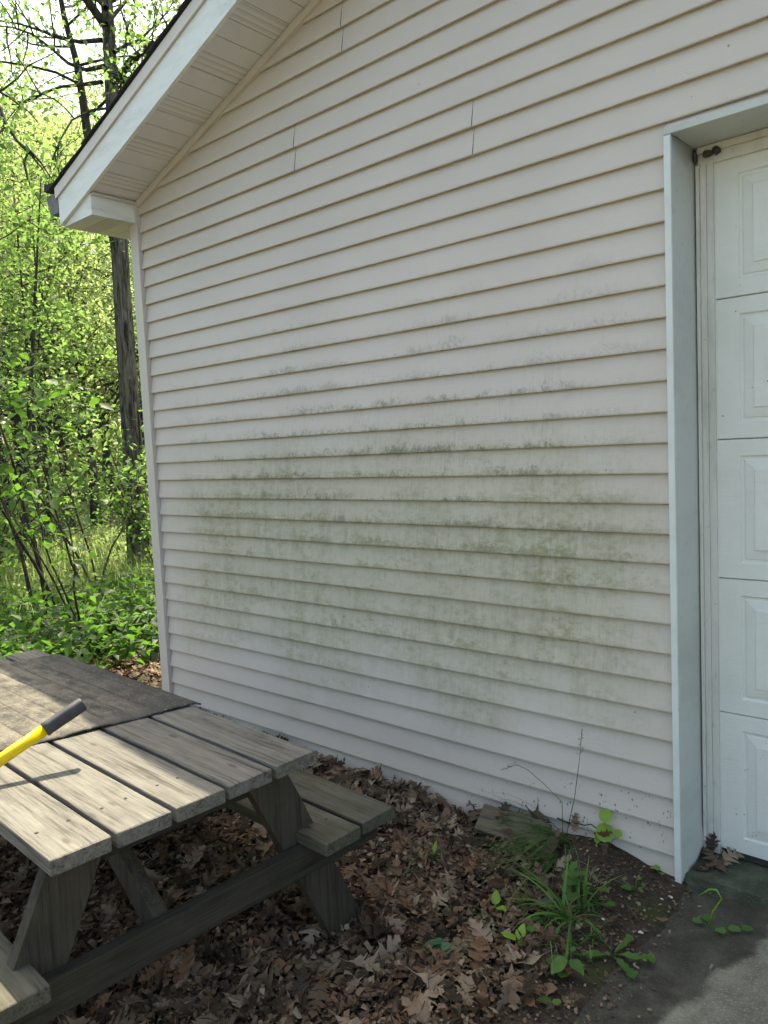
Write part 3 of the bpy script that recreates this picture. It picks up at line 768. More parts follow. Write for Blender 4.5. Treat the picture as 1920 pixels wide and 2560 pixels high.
# ------------------------------------------------------------------ picnic table
TR = R(177.3); TO = (2.393, -1.468, 0.0)
table = empty('picnic_table', TO, TR)
tag(table, 'weathered grey wooden picnic table with attached benches in front of the siding', 'picnic table')
def t2w(x, y, z): return Vector((TO[0]+x*math.cos(TR)-y*math.sin(TR), TO[1]+x*math.sin(TR)+y*math.cos(TR), z))
def w2t(p): 
    dx_, dy_ = p[0]-TO[0], p[1]-TO[1]
    return (dx_*math.cos(TR)+dy_*math.sin(TR), -dx_*math.sin(TR)+dy_*math.cos(TR))
def plank(name, x0, x1, y0, y1, z0, z1, mat, seed, par=table, warp=0.0015, axis=0):
    """timber with rounded arrises, subdivided along its length and slightly warped"""
    q = random.Random(seed); e = 0.0035
    ext = [(x0, x1), (y0, y1), (z0, z1)]
    a0, a1 = ext[axis]; o = [i for i in range(3) if i != axis]
    (b0, b1), (c0, c1) = ext[o[0]], ext[o[1]]
    ring = [(b0+e, c0), (b1-e, c0), (b1-e*0.3, c0+e*0.3), (b1, c0+e), (b1, c1-e), (b1-e*0.3, c1-e*0.3), (b1-e, c1), (b0+e, c1), (b0+e*0.3, c1-e*0.3), (b0, c1-e), (b0, c0+e), (b0+e*0.3, c0+e*0.3)]
    n = len(ring); L = a1-a0; seg = max(3, int(L/0.06)); V = []; F = []
    st = [0.0, 0.003/L]+[0.003/L+(1-0.006/L)*i/seg for i in range(1, seg)]+[1-0.003/L, 1.0]
    for si, s in enumerate(st):
        sh = 0.90 if si in (0, len(st)-1) else 1.0
        for (b, c) in ring:
            bb = (b0+b1)/2+(b-(b0+b1)/2)*(1-(1-sh)*0.03/0.1*0.9); cc = (c0+c1)/2+(c-(c0+c1)/2)*sh
            al = a0+L*s
            if si in (0, len(st)-1): al += 0.0035*float(vnoise(b*60+seed, c*90, seed))
            wb = warp*float(vnoise(al*3+seed*3.1, 0.5, seed))*2; wc = warp*1.6*float(vnoise(al*2+seed*1.7, 3.5, seed))*2+0.0012*float(vnoise(al*18, b*25, seed))
            P = [0, 0, 0]; P[axis] = al; P[o[0]] = bb+wb; P[o[1]] = cc+wc; V.append(tuple(P))
    for i in range(len(st)-1):
        for k in range(n):
            a = i*n+k; b = i*n+(k+1) % n; F.append((a, b, b+n, a+n))
    F.append(tuple(range(n))[::-1]); F.append(tuple((len(st)-1)*n+k for k in range(n)))
    if axis == 1: F = [f[::-1] for f in F]
    me = bpy.data.meshes.new(name); me.from_pydata(V, [], F); me.update()
    return link(name, me, mat, par)
TT = 0.677; PT = 0.038
pw5 = 0.140; gp = 0.0145
for i in range(5):
    c = (i-2)*(pw5+gp)
    plank('top_plank', rng.uniform(-0.006, 0.006), 1.965+rng.uniform(-0.008, 0.008), c-pw5/2, c+pw5/2, TT-PT, TT+rng.uniform(-0.0015, 0.0015), M['wood_top'], 10+i)
BT = 0.410
for s, inner, xo in ((-1, 0.372, -0.028), (1, 0.400, -0.008)):
    for j in range(2):
        a = inner+j*(0.140+0.014); y0, y1 = sorted((s*a, s*(a+0.140)))
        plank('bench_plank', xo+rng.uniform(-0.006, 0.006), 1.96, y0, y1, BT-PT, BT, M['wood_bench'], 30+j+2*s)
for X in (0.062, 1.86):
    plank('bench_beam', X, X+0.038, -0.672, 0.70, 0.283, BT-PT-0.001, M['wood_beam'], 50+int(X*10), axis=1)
inner_x = (0.1005, 1.8215)
for X in inner_x:
    for s in (-1, 1):
        m = MB()
        ya, yb = s*0.262, s*0.566
        wd = 0.125; dy = (yb-ya); Lz = TT-PT-0.001
        hw = wd/2*math.hypot(dy, Lz)/Lz
        n = 14; q = random.Random(int(X*100)+s)
        V = []; F = []
        for i in range(n+1):
            u = i/n; z = Lz-(Lz+0.03)*u; cy = ya+dy*(Lz-z)/Lz
            r1 = 0.004*float(vnoise(z*23, s*3+X, 61)); r2 = 0.004*float(vnoise(z*19, s*5+X, 62))
            V += [(X, cy-hw+r1, z), (X+0.038, cy-hw+r1, z), (X+0.038, cy+hw+r2, z), (X, cy+hw+r2, z)]
        for i in range(n):
            for k in range(4):
                a = i*4+k; b = i*4+(k+1) % 4; F.append((a, a+4, b+4, b))
        F.append((0, 1, 2, 3)); F.append((n*4+3, n*4+2, n*4+1, n*4))
        me = bpy.data.meshes.new('leg'); me.from_pydata(V, [], F); me.update()
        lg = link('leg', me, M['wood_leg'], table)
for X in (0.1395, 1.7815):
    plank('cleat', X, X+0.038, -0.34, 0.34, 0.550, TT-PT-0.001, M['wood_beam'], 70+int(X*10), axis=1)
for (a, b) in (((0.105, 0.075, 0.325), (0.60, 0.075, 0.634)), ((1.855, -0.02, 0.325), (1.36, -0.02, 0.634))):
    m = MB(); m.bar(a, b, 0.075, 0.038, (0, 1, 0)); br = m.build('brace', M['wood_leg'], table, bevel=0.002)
    if a[0] < 1:
        m = MB()
        A = Vector(a); B = Vector(b); d = (B-A).normalized(); q = random.Random(5)
        pts = []
        sd = Vector((0, 1, 0)); o_ = d.cross(sd)
        k = 14; V = []; F = []
        for i in range(k+1):
            u = 0.06+0.5*i/k; p = A+(B-A)*u-sd*0.0205
            V += [tuple(p+o_*(0.037)), tuple(p+o_*(0.037-0.030*(0.35+0.65*q.random())))]
        for i in range(k): F.append((2*i, 2*i+1, 2*i+3, 2*i+2))
        me = bpy.data.meshes.new('torn_edge'); me.from_pydata(V, [], F); me.update()
        link('torn_edge', me, M['wood_torn'], br)
sm_ = bpy.data.meshes.new('screw'); bm = bmesh.new(); bmesh.ops.create_cone(bm, cap_ends=True, segments=8, radius1=0.0052, radius2=0.0045, depth=0.003); bm.to_mesh(sm_); bm.free(); sm_.materials.append(M['debris'])
for ch in list(table.children):
    if ch.name.split('.')[0] in ('top_plank', 'bench_plank'):
        ys = [v.co.y for v in ch.data.vertices]; top = max(v.co.z for v in ch.data.vertices)
        for f_ in (0.26, 0.74):
            if ch.name.split('.')[0] == 'top_plank': xx_ = 0.155
            else: xx_ = 0.082
            o = bpy.data.objects.new('screw', sm_); col.objects.link(o); o.parent = ch; o.location = (xx_+rng.uniform(-.006, .006), min(ys)+(max(ys)-min(ys))*f_+rng.uniform(-.006, .006), top-0.0022)
# cover mat on the table top
A = w2t((1.777, -1.029)); B = w2t((1.605, -1.815)); C_ = w2t((0.655, -0.995)); D_ = w2t((0.50, -1.77))
nu, nv = 60, 110; V = []; F = []
for i in range(nu+1):
    for j in range(nv+1):
        u = i/nu; v = j/nv
        x = (A[0]*(1-v)+B[0]*v)*(1-u)+(C_[0]*(1-v)+D_[0]*v)*u; y = (A[1]*(1-v)+B[1]*v)*(1-u)+(C_[1]*(1-v)+D_[1]*v)*u
        z = TT+0.0065+0.0025*float(fbm(x*4, y*4, 71, 3))
        ph = (y/0.0773) % 1.0
        z -= 0.0050*math.exp(-((ph-0.5)/0.07)**2)
        if abs(y) > 0.385: z -= 0.25*(abs(y)-0.385)
        if u < 0.06: z += 0.003*math.sin(v*17)*(1-u/0.06)
        x += 0.006*float(vnoise(v*9, 3, 72)) if u < 0.03 else 0
        V.append((x, y, z))
for i in range(nu):
    for j in range(nv):
        a = i*(nv+1)+j; F.append((a, a+1, a+nv+2, a+nv+1))
me = bpy.data.meshes.new('table_mat'); me.from_pydata(V, [], F); me.polygons.foreach_set('use_smooth', np.ones(len(F), bool)); me.update()
tm = link('table_mat', me, M['mat']); tm.location = TO; tm.rotation_euler = (0, 0, TR)
sm = tm.modifiers.new('thickness', 'SOLIDIFY'); sm.thickness = 0.005; sm.offset = 1.0 if False else 0.0
tag(tm, 'dark dirty ridged mat spread over the far part of the picnic table', 'mat')

# hammer: its head rests on the table edge, the handle sticks up
tip = Vector((1.907, -1.513, 0.842)); low = Vector((1.8455, -1.822, 0.6995))
hd = (tip-low).normalized(); HL = (tip-low).length
ham = empty('hammer', tuple(low)); tag(ham, 'hammer with yellow handle and black rubber grip on the picnic table', 'hammer')
def ov_tube(name, ts, rs, mat, sy=1.0, n=16):
    up = Vector((0, 0, 1)); e1 = hd.cross(up).normalized(); e2 = e1.cross(hd).normalized(); V = []; F = []
    for t, r in zip(ts, rs):
        p = hd*(t*HL)
        for k in range(n):
            a = 2*math.pi*k/n; ca, sa = math.cos(a), math.sin(a)
            g = 1.0 if sy == 1.0 else 1.0
            p2 = p+e1*(r*0.82*math.copysign(abs(ca)**0.75, ca))+e2*(r*math.copysign(abs(sa)**0.75, sa)); V.append(tuple(p2))
    for i in range(len(ts)-1):
        for k in range(n):
            a = i*n+k; b = i*n+(k+1) % n; F.append((a, b, b+n, a+n))
    F.append(tuple(range(n))[::-1]); F.append(tuple((len(ts)-1)*n+k for k in range(n)))
    me = bpy.data.meshes.new(name); me.from_pydata(V, [], F); me.update()
    for p in me.polygons: p.use_smooth = len(p.vertices) == 4
    return link(name, me, mat, ham)
ov_tube('handle', [0.0, 0.1, 0.3, 0.66], [0.0150, 0.0155, 0.0160, 0.0165], M['yellow'])
gr = ov_tube('grip', [0.655, 0.66, 0.70, 0.85, 0.985, 1.0], [0.018, 0.0205, 0.0195, 0.0200, 0.0205, 0.0185], M['grip'])
m = MB(); e1 = hd.cross(Vector((0, 0, 1))).normalized()
m.bar(-e1*0.055+hd*0.0, e1*0.055+hd*0.0, 0.042, 0.042, (0, 0, 1)); m.build('head', M['steel'], ham, bevel=0.005, seg=2)

# ------------------------------------------------------------------ fallen oak leaves
def oak_leaf(seed):
    """pointed lobes with deep rounded sinuses; curled as it dried"""
    q = random.Random(seed); nl = q.choice([3, 3, 4]); rows = [(0.0, 0.02, 0.0)]
    wide = seed % 6 == 0
    for k in range(nl):
        t0 = 0.14+0.66*k/nl; dt = 0.66/nl; amp = (0.62, 1.0, 0.92, 0.6)[k] if nl == 4 else (0.75, 1.0, 0.72)[k]
        sn = 0.55 if wide else q.uniform(0.14, 0.24)
        rows += [(t0, sn*0.8, 0.0), (t0+dt*0.22, amp*0.62, 0.05), (t0+dt*0.36, amp*0.60, 0.10), (t0+dt*0.50, amp*q.uniform(0.9, 1.1), 0.13), (t0+dt*0.60, amp*0.62, 0.10), (t0+dt*0.72, amp*0.74, 0.10), (t0+dt*0.86, sn*1.3, 0.01)]
    rows += [(0.82, 0.16, 0.0), (0.87, 0.30, 0.03), (0.92, 0.16, 0.02), (1.0, 0.0, 0.0)]
    wd = q.uniform(0.30, 0.40); V = []; F = []; n = len(rows)
    b1 = q.uniform(-3.0, 3.0); b2 = q.uniform(-4, 4); tw = q.uniform(-1.8, 1.8); cup = q.uniform(-0.8, 1.6)
    for i, (t, w_, fw) in enumerate(rows):
        for s in (-1, 0, 1):
            x = s*w_*wd*(1+q.uniform(-0.12, 0.12)); y = t+(fw if s else 0)
            z = 0.11*math.sin(b1*t*1.6)+0.06*math.sin(b2*t*3)+cup*x*x*1.7+tw*x*(t-0.5)*0.5+(q.uniform(-0.03, 0.05)*min(1, w_*1.5) if s else 0)
            V.append((x*(1-0.3*abs(cup)*abs(x)), y, z))
    for i in range(n-1):
        a = i*3; F += [(a, a+1, a+4, a+3), (a+1, a+2, a+5, a+4)]
    k = len(V); V += [(0.008, 0, 0.0), (-0.008, 0, 0.0), (-0.006, -0.22, 0.02), (0.006, -0.22, 0.02)]; F.append((k, k+1, k+2, k+3))
    V = np.array(V); V[:, 1] -= 0.5
    return V, np.array(F)
LV = [oak_leaf(100+i) for i in range(20)]
leaf_me = []
for i, (V, F) in enumerate(LV):
    leaf_me.append(raw_mesh('oak_leaf', V, F, False)); leaf_me[-1].materials.append(M['litter'])
def rotm(rx, ry, rz):
    from mathutils import Euler
    return np.array(Euler((rx, ry, rz)).to_matrix())
NL = 8000
lx = nr.uniform(-1.6, 3.12, NL*2); ly = nr.uniform(-3.0, 0.9, NL*2)
keep = ((lx < 0.0) | (ly < -0.012)) & (nr.random(NL*2) < (1-sst(2.50, 2.80, lx+0.42*np.maximum(ly, -1.2)+0.05+0.22*fbm(lx*3, ly*3, 5))*0.97)) & (nr.random(NL*2) < np.where(lx < -0.2, 0.5, 1.0))
# thin out where neither the photograph nor a step aside would show much
keep &= nr.random(NL*2) < np.where((ly < -1.7), 0.45, 1.0)
lx, ly = lx[keep], ly[keep]
leaves = []
for x, y in zip(lx, ly):
    u = nr.random()
    heap = 0.035*float(sst(-0.35, -0.02, y))*(1 if x > 0 else 0)
    z = float(zg(x, y))+0.004+(0.030+heap)*u
    sz = nr.uniform(0.075, 0.155)*(0.5 if nr.random() < 0.4 else 1.0)
    til = 0.26 if nr.random() < 0.75 else 0.9
    rx, ry = nr.normal(0, til), nr.normal(0, til)
    if y > -0.06 and x > 0 and nr.random() < 0.12: rx = nr.uniform(0.7, 1.4)
    if x > 0 and y+sz*0.5 > -0.02: y = -0.02-sz*0.35
    if sst(2.45, 2.8, x+0.42*max(y, -1.2)) > 0.3: sz *= 0.7
    leaves.append((x, y, z, rx, ry, nr.uniform(0, 6.28), sz, int(nr.integers(0, len(LV))), u))
def hidden(P):
    for (zp, y0, y1, x0, x1) in ((TT, -0.38, 0.38, 0.0, 1.96), (BT, -0.67, -0.37, -0.03, 1.96), (BT, 0.40, 0.70, 0, 1.96)):
        t = (zp-CAM[2])/(P[2]-CAM[2]); q = CAM+(np.array(P)-CAM)*t; a, b = w2t(q)
        if y0 < b < y1 and x0 < a < x1: return True
    return False
sc = []
for i, L in enumerate(leaves):
    X, Y, Zd = proj(L[:3]); ok = -40 < X < 1960 and 1500 < Y < 2620 and Zd > 0 and not hidden(L[:3])
    sc.append((L[6]/Zd*(0.35+L[8]) if ok else -1, i))
sc.sort(reverse=True); chosen = set(i for s, i in sc[:285] if s > 0)
BV = []; BF = []; off = 0
for i, (x, y, z, rx, ry, rz, s, k, u) in enumerate(leaves):
    if i in chosen:
        o = bpy.data.objects.new('oak_leaf', leaf_me[k]); col.objects.link(o)
        o.location = (x, y, z+0.004); o.rotation_euler = (rx, ry, rz); o.scale = (s, s, s)
        a, b = w2t((x, y))
        if y > -0.16: lab, gr_ = 'dry brown oak leaf in the drift against the foot of the siding', 'oak leaves against the siding'
        elif a > -0.05 and b < -0.68: lab, gr_ = 'dry brown oak leaf between the far bench and the siding', 'oak leaves behind the far bench'
        elif a > -0.05: lab, gr_ = 'dry brown oak leaf on the shaded ground beneath the picnic table', 'oak leaves under the table'
        elif x > 2.72: lab, gr_ = 'dry brown oak leaf near the bare soil at the concrete edge', 'oak leaves by the concrete'
        else: lab, gr_ = 'dry brown oak leaf on the ground between picnic table and soil', 'oak leaves before the table'
        tag(o, lab, 'leaf', gr_)
    else:
        V, F = LV[k]; W = (V*s)@rotm(rx, ry, rz).T+np.array((x, y, z)); BV.append(W); BF.append(F+off); off += len(V)
lit = link('leaf_litter', raw_mesh('leaf_litter', np.concatenate(BV), np.concatenate(BF)), M['litter_s'])
tag(lit, 'layer of dry brown oak leaves covering the ground beside the garage', 'leaf litter', kind='stuff')
# crumbs of leaf and soil
NC = 26000
cx = nr.uniform(0.6, 3.30, NC); cy = nr.uniform(-1.6, -0.015, NC); cz = np.maximum(zg(cx, cy), np.where(cx > 2.9, 0.001, -1))+nr.uniform(0.0, 1.0, NC)*np.where(cx+0.42*cy < 2.5, 0.042, 0.008)
kp = nr.random(NC) < np.where(cx+0.42*cy > 2.5, 0.55, 1.0)*(1-0.97*sst(3.02, 3.22, cx+0.1*fbm(cx*6, cy*6, 4))); cx, cy, cz = cx[kp], cy[kp], cz[kp]; NC = len(cx)
T = np.array([(-.5, -.3, 0), (.5, -.35, .1), (.3, .4, 0), (-.4, .3, .15)])
ang = nr.uniform(0, 6.28, NC); s = nr.uniform(0.004, 0.026, NC)*np.where(cx+0.42*cy > 2.5, 0.55, 1.0); tx = nr.normal(0, 0.5, NC)
ca, sa = np.cos(ang), np.sin(ang)
P = np.zeros((NC, 4, 3)); X = T[None, :, 0]*s[:, None]; Y = T[None, :, 1]*s[:, None]; Zc = T[None, :, 2]*s[:, None]+X*tx[:, None]
P[:, :, 0] = X*ca[:, None]-Y*sa[:, None]+cx[:, None]; P[:, :, 1] = X*sa[:, None]+Y*ca[:, None]+cy[:, None]; P[:, :, 2] = Zc+cz[:, None]
P[:, :, 1] = np.minimum(P[:, :, 1], -0.014)
crumbs = link('leaf_crumbs', raw_mesh('leaf_crumbs', P.reshape(-1, 3), np.arange(NC*4).reshape(-1, 4)), M['litter_s'])
tag(crumbs, 'small brown crumbs of broken leaf scattered over the soil', 'leaf crumbs', kind='stuff')
# leaves that lie apart from the rest
def put_leaf(p, z, rx, ry, rz, s, k, label):
    o = bpy.data.objects.new('oak_leaf', leaf_me[k]); col.objects.link(o); o.location = (p[0], p[1], z); o.rotation_euler = (rx, ry, rz); o.scale = (s, s, s)
    tag(o, label, 'leaf', 'oak leaves lying apart'); return o
put_leaf((3.125, 0.095), 0.052, 0.1, -0.1, 0.9, 0.13, 1, 'brown oak leaf on the damp slab in the corner of the garage door')
put_leaf((3.165, 0.135), 0.055, 0.2, 0.2, -0.5, 0.12, 3, 'brown oak leaf on the slab tucked under the garage door edge')
put_leaf((3.105, 0.045), 0.050, -0.1, 0.2, 2.2, 0.085, 4, 'pale brown oak leaf on the slab nearest the jamb foot')
put_leaf((3.098, 0.150), 0.085, 1.35, 0.2, 0.4, 0.085, 6, 'red brown leaf standing upright against the door jamb foot')
put_leaf(tuple(px(1490, 2228, 0.02))[:2], 0.035, 0.1, 0.0, 1.9, 0.085, 5, 'orange brown oak leaf lying alone on bare soil by the wall')
put_leaf(tuple(px(1438, 2052, 0.12))[:2], 0.115, 0.9, 0.2, 0.6, 0.07, 2, 'brown leaf caught on top of the old wood by the siding')
put_leaf((2.40, -0.10), 0.105, 0.7, 0.1, 0.5, 0.085, 8, 'pale brown oak leaf lying on the left end of the old wood')
put_leaf((2.50, -0.07), 0.120, 0.6, -0.1, 2.4, 0.075, 9, 'brown oak leaf lying on the upper edge of the old wood')
put_leaf((2.51, -0.19), 0.045, 0.4, 0.1, 1.2, 0.08, 10, 'pale brown oak leaf lying at the lower edge of the old wood')
q = t2w(0.30, -0.50, 0); put_leaf((q.x, q.y), BT+0.006, 0.1, 0.1, 0.7, 0.07, 7, 'small brown leaf caught in the gap of the far bench')

# ------------------------------------------------------------------ old wood, twigs, pebbles
log = plank('wood_chunk', -0.15, 0.13, -0.055, 0.055, -0.018, 0.018, M['wood_log'], 91, None, 0.012)
log.location = (2.455, -0.125, 0.060); log.rotation_euler = (0.62, 0.03, 0.10)
tag(log, 'split piece of old grey brown wood half buried in leaves by the siding', 'wood')
def twig(p0, p1, r, label, sag=0.01, seed=0):
    q = random.Random(seed); p0 = Vector(p0); p1 = Vector(p1); n = 6
    pts = [p0.lerp(p1, i/n)+Vector((q.uniform(-sag, sag)*.5, q.uniform(-sag, sag)*.5, q.uniform(-sag, sag))) for i in range(n+1)]
    m = MB(); m.tube([tuple(Vector(p)-p0) for p in pts], [r*(1-0.5*i/n) for i in range(n+1)], 5); o = m.build('twig', M['twig'], None, True); o.location = p0
    tag(o, label, 'twig'); return o
twig((2.60, -0.05, 0.105), (2.755, -0.035, 0.118), 0.004, 'short dark twig pointing along the siding above the old wood', 0.008, 1)
a = px(1530, 2325, 0.05); b = px(1527, 2400, 0.0); twig((b.x, b.y, 0.0), (a.x, a.y, 0.06), 0.0028, 'thin brown twig standing in the soil beside the dandelion', 0.006, 2)
a = px(560, 1995, 0.05)
for i, (x_, y_, s_) in enumerate(((1602, 2333, 0.006), (1676, 2246, 0.005), (1508, 2302, 0.004), (1655, 2252, 0.0035))):
    p = px(x_, y_, 0.01); z = max(float(zg(p.x, p.y)), 0.0 if p.x > 2.95 else -1)+s_*0.5
    blob('pebble', (p.x, p.y, z), s_, M['pebble'], ('small white elongated pebble on bare soil near the dandelion', 'small white pebble on the soil below the door jamb foot', 'tiny pale pebble on the dark soil above the dandelion', 'tiny white pebble by the driveway edge near the jamb')[i], 'pebble', 20+i, (1.6, 0.8, 0.7))

# ------------------------------------------------------------------ weeds and grass by the wall
def leafmesh(kind):
    V = []; F = []; n = 11
    for i in range(n):
        t = i/(n-1)
        if kind == 'round': wd = 0.46*math.sqrt(max(0, 1-(2*t-1)**2))
        elif kind == 'ovate': wd = 0.30*math.sin(math.pi*t**0.75)**0.8 if 0 < t < 1 else 0
        elif kind == 'lance': wd = 0.17*math.sin(math.pi*t**0.8) if 0 < t < 1 else 0
        else:
            wd = (0.07+0.17*t**1.2)*(1.0 if i % 2 else 0.62)*(1 if t < 0.93 else 0.45)
        for s in (-1, 0, 1):
            V.append((s*wd, t, 0.22*abs(s)*wd-0.10*t*t+(0.04*math.sin(t*9+s) if s else 0)))
    for i in range(n-1):
        a = i*3; F += [(a, a+1, a+4, a+3), (a+1, a+2, a+5, a+4)]
    return raw_mesh('leaf', V, F, True)
LM = {}
def getleaf(kind, mat):
    if (kind, mat) not in LM:
        me = leafmesh(kind); me.materials.append(M[mat]); LM[(kind, mat)] = me
    return LM[(kind, mat)]
def plant(name, base, items, label, cat='weed', mat='weed', stem_r=0.0014):
    """items: (dx,dy,dz, length, azimuth, pitch, kind[, roll]) of every leaf; stems run from the base to each leaf"""
    root = empty(name, base); tag(root, label, cat)
    m = MB()
    for it in items:
        (dx_, dy_, dz_, L, az, pit, kind) = it[:7]
        o = bpy.data.objects.new('leaf', getleaf(kind, mat)); col.objects.link(o); o.parent = root
        o.location = (dx_, dy_, dz_); o.rotation_euler = (pit, it[7] if len(it) > 7 else 0.0, az); o.scale = (L, L, L)
        m.tube([(0, 0, -0.01), (dx_*0.4, dy_*0.4, dz_*0.6), (dx_, dy_, dz_)], [stem_r, stem_r*0.9, stem_r*0.7], 5)
    m.build('stem', M[mat], root, True)
    return root
def at(x, y, z=0.02):
    p = px(x, y, z); return (p.x, p.y, max(float(zg(p.x, p.y)), -0.002 if p.x > 2.9 else -1))
FACE = math.atan2(CAM[0]-2.7, -(CAM[1]+0.2))  # turn so that leaf blades face the camera side
b = (2.795, -0.035, float(zg(2.795, -0.035)))
plant('round_leaved_weed', b, [(0.0, -0.03, 0.028, 0.068, 0.45, 0.95, 'round'), (-0.004, -0.015, 0.094, 0.050, 0.3, 0.95, 'round'), (0.048, -0.015, 0.055, 0.03, 0.6, 0.8, 'round'), (-0.03, -0.03, 0.015, 0.045, 0.2, 0.6, 'ovate')], 'weed with two bright round leaves against the siding near the door', 'weed', 'weed_lime')
b = (2.985, -0.030, 0.012)
plant('small_weed', b, [(-0.03, -0.01, 0.025, 0.035, -1.9, 0.2, 'round'), (0.01, -0.02, 0.02, 0.02, -2.6, 0.3, 'round')], 'tiny green seedling at the foot of the siding beside the jamb', 'weed', 'weed_lime')
b = at(1535, 2385)
plant('dandelion', b, [(0.01, 0.0, 0.014, 0.105, -1.15, 0.12, 'tooth'), (0.0, 0.01, 0.014, 0.075, -0.3, 0.35, 'tooth'), (0.005, -0.01, 0.012, 0.095, -2.1, 0.1, 'tooth'), (-0.01, -0.005, 0.012, 0.07, 2.6, 0.2, 'tooth')], 'dandelion with toothed green leaves flat on soil near the concrete', 'weed')
b = at(1215, 2390)
its = []
q = random.Random(8)
for i in range(9):
    its.append((-0.035-0.012*i+q.uniform(-.01, .01), -0.02-0.004*i+q.uniform(-.01, .01), 0.040-0.002*i, q.uniform(0.055, 0.085), 2.6+q.uniform(-0.9, 0.9), -0.35+q.uniform(-0.2, 0.1), 'ovate'))
plant('wilted_weed', b, its, 'drooping wilted weed with dull green leaves lying on the oak leaves', 'weed', 'weed_dull')
b = at(1240, 2275)
plant('seedling', b, [(0, 0, 0.045, 0.048, 0.5, 0.8, 'ovate'), (0.005, 0, 0.04, 0.048, -1.9, 0.3, 'ovate'), (-0.01, 0, 0.025, 0.035, 2.4, -0.3, 'ovate')], 'seedling with two lime leaves at the left of the grass clump', 'weed', 'weed_lime')
b = at(1290, 2365)
plant('seedling', b, [(0, 0, 0.03, 0.05, 1.7, 0.25, 'ovate'), (0.01, 0, 0.035, 0.05, 0.1, 0.7, 'ovate'), (0.0, 0, 0.015, 0.04, -0.8, 0.1, 'ovate'), (0, -0.01, 0.01, 0.035, 3.0, 0.1, 'ovate')], 'lime green seedling beside the wilted weed', 'weed', 'weed_lime')
b = at(1415, 2425)
plant('broad_weed', b, [(0, 0, 0.05, 0.07, 3.0, -0.2, 'ovate'), (0.015, 0, 0.05, 0.06, -2.0, -0.1, 'ovate'), (-0.01, 0, 0.02, 0.05, 1.6, 0.1, 'round'), (0.0, -0.01, 0.02, 0.04, -2.8, 0.1, 'round')], 'broad leaved weed at the lower end of the grass clump', 'weed')
b = at(1378, 2512)
plant('seedling', b, [(0, 0, 0.012, 0.03, 2.0, 0.2, 'round'), (0.005, 0, 0.010, 0.025, -0.6, 0.2, 'round')], 'single tiny seedling low in the oak leaves near the concrete', 'weed')
b = at(1085, 2145)
plant('seedling', b, [(0, 0, 0.05, 0.045, 0.2, 1.0, 'lance'), (0, 0, 0.03, 0.045, 1.8, 0.4, 'lance'), (0, 0, 0.03, 0.035, -1.2, 0.4, 'lance')], 'upright green seedling in the oak leaves off the far bench', 'weed', 'weed_lime')
b = at(1450, 2250)
q = random.Random(12); its = []
for i in range(10): its.append((q.uniform(-.06, .06), q.uniform(-.05, .05), q.uniform(0.03, 0.09), q.uniform(0.04, 0.07), q.uniform(0, 6.28), q.uniform(-0.3, 0.5), 'ovate'))
plant('leafy_weed', b, its, 'leafy dark green weed growing through the broad grass', 'weed')
b = at(1770, 2300)
p1 = pw(1785, 2250, -0.12)
root = plant('bent_weed', b, [(0.03, -0.01, 0.012, 0.035, -2.2, 0.2, 'round'), (0.055, 0.01, 0.012, 0.038, -1.4, 0.15, 'round'), (0.0, 0.01, 0.012, 0.032, 1.0, 0.2, 'round'), (-0.015, -0.005, 0.012, 0.032, 2.2, 0.2, 'round'), (0.09, 0.03, 0.012, 0.034, -1.0, 0.15, 'round')], 'weed with a bent stalk growing from the crack below the slab', 'weed', 'weed')
m = MB(); m.tube([(0.0, 0.0, 0.0), (0.012, 0.01, 0.05), (0.035, 0.02, 0.095), (0.02, 0.02, 0.118), (0.0, 0.015, 0.115), (-0.03, 0.01, 0.085)], [0.0026, 0.0028, 0.0028, 0.003, 0.003, 0.002], 6); m.build('bent_stalk', M['weed_lime'], root, True)

def blades(name, base, n, L, wd, lean, spread, mat, label, seed, droop=1.0, up=0.8, cat='grass'):
    q = np.random.default_rng(seed); V = []; F = []; seg = 7
    for i in range(n):
        a = q.normal(lean, spread); l = L*q.uniform(0.45, 1.0); w_ = wd*q.uniform(0.6, 1.0)
        p = np.array((q.normal(0, 0.014), q.normal(0, 0.014), -0.005)); el = up*q.uniform(0.75, 1.3); d2 = droop*q.uniform(0.5, 1.4)
        hx, hy = math.cos(a), math.sin(a); k = len(V)
        for j in range(seg+1):
            t = j/seg; e = el-d2*t*1.5
            if j: p = p+np.array((hx*math.cos(e), hy*math.cos(e), math.sin(e)))*l/seg
            if p[2] < 0.004 and j: p[2] = 0.004+0.002*j
            ww = w_*(1-t**2.2)*0.5+0.0002
            V += [(p[0]-hy*ww, p[1]+hx*ww, p[2]), (p[0]+hy*ww, p[1]-hx*ww, p[2]+ww*0.4)]
            if j: F.append((k+2*j-2, k+2*j-1, k+2*j+1, k+2*j))
    o = link(name, raw_mesh(name, V, F, True), M[mat]); o.location = base
    tag(o, label, cat); return o
lf = math.atan2(-0.52, -0.30)
b1 = (2.655, -0.075, float(zg(2.655, -0.075)))
blades('grass_tuft', b1, 85, 0.42, 0.0030, lf, 0.55, 'grass', 'tuft of fine dark grass drooping away from the old wood', 1, 0.75, 0.75)
blades('grass_tuft', (2.66, -0.16, float(zg(2.66, -0.16))), 70, 0.38, 0.0028, lf-0.1, 0.65, 'grass', 'fine dark grass bent flat in front of the siding weeds', 2, 0.7, 0.45)
b2 = at(1425, 2310)
blades('broad_grass', b2, 26, 0.28, 0.010, lf+0.2, 1.1, 'grass_wide', 'clump of broad arching green grass blades near the bare soil', 3, 1.25, 1.25)
b2b = at(1455, 2270)
blades('broad_grass', b2b, 11, 0.20, 0.009, 0.9, 1.6, 'grass_wide', 'smaller clump of upright broad grass nearer the siding', 13, 0.7, 1.35)
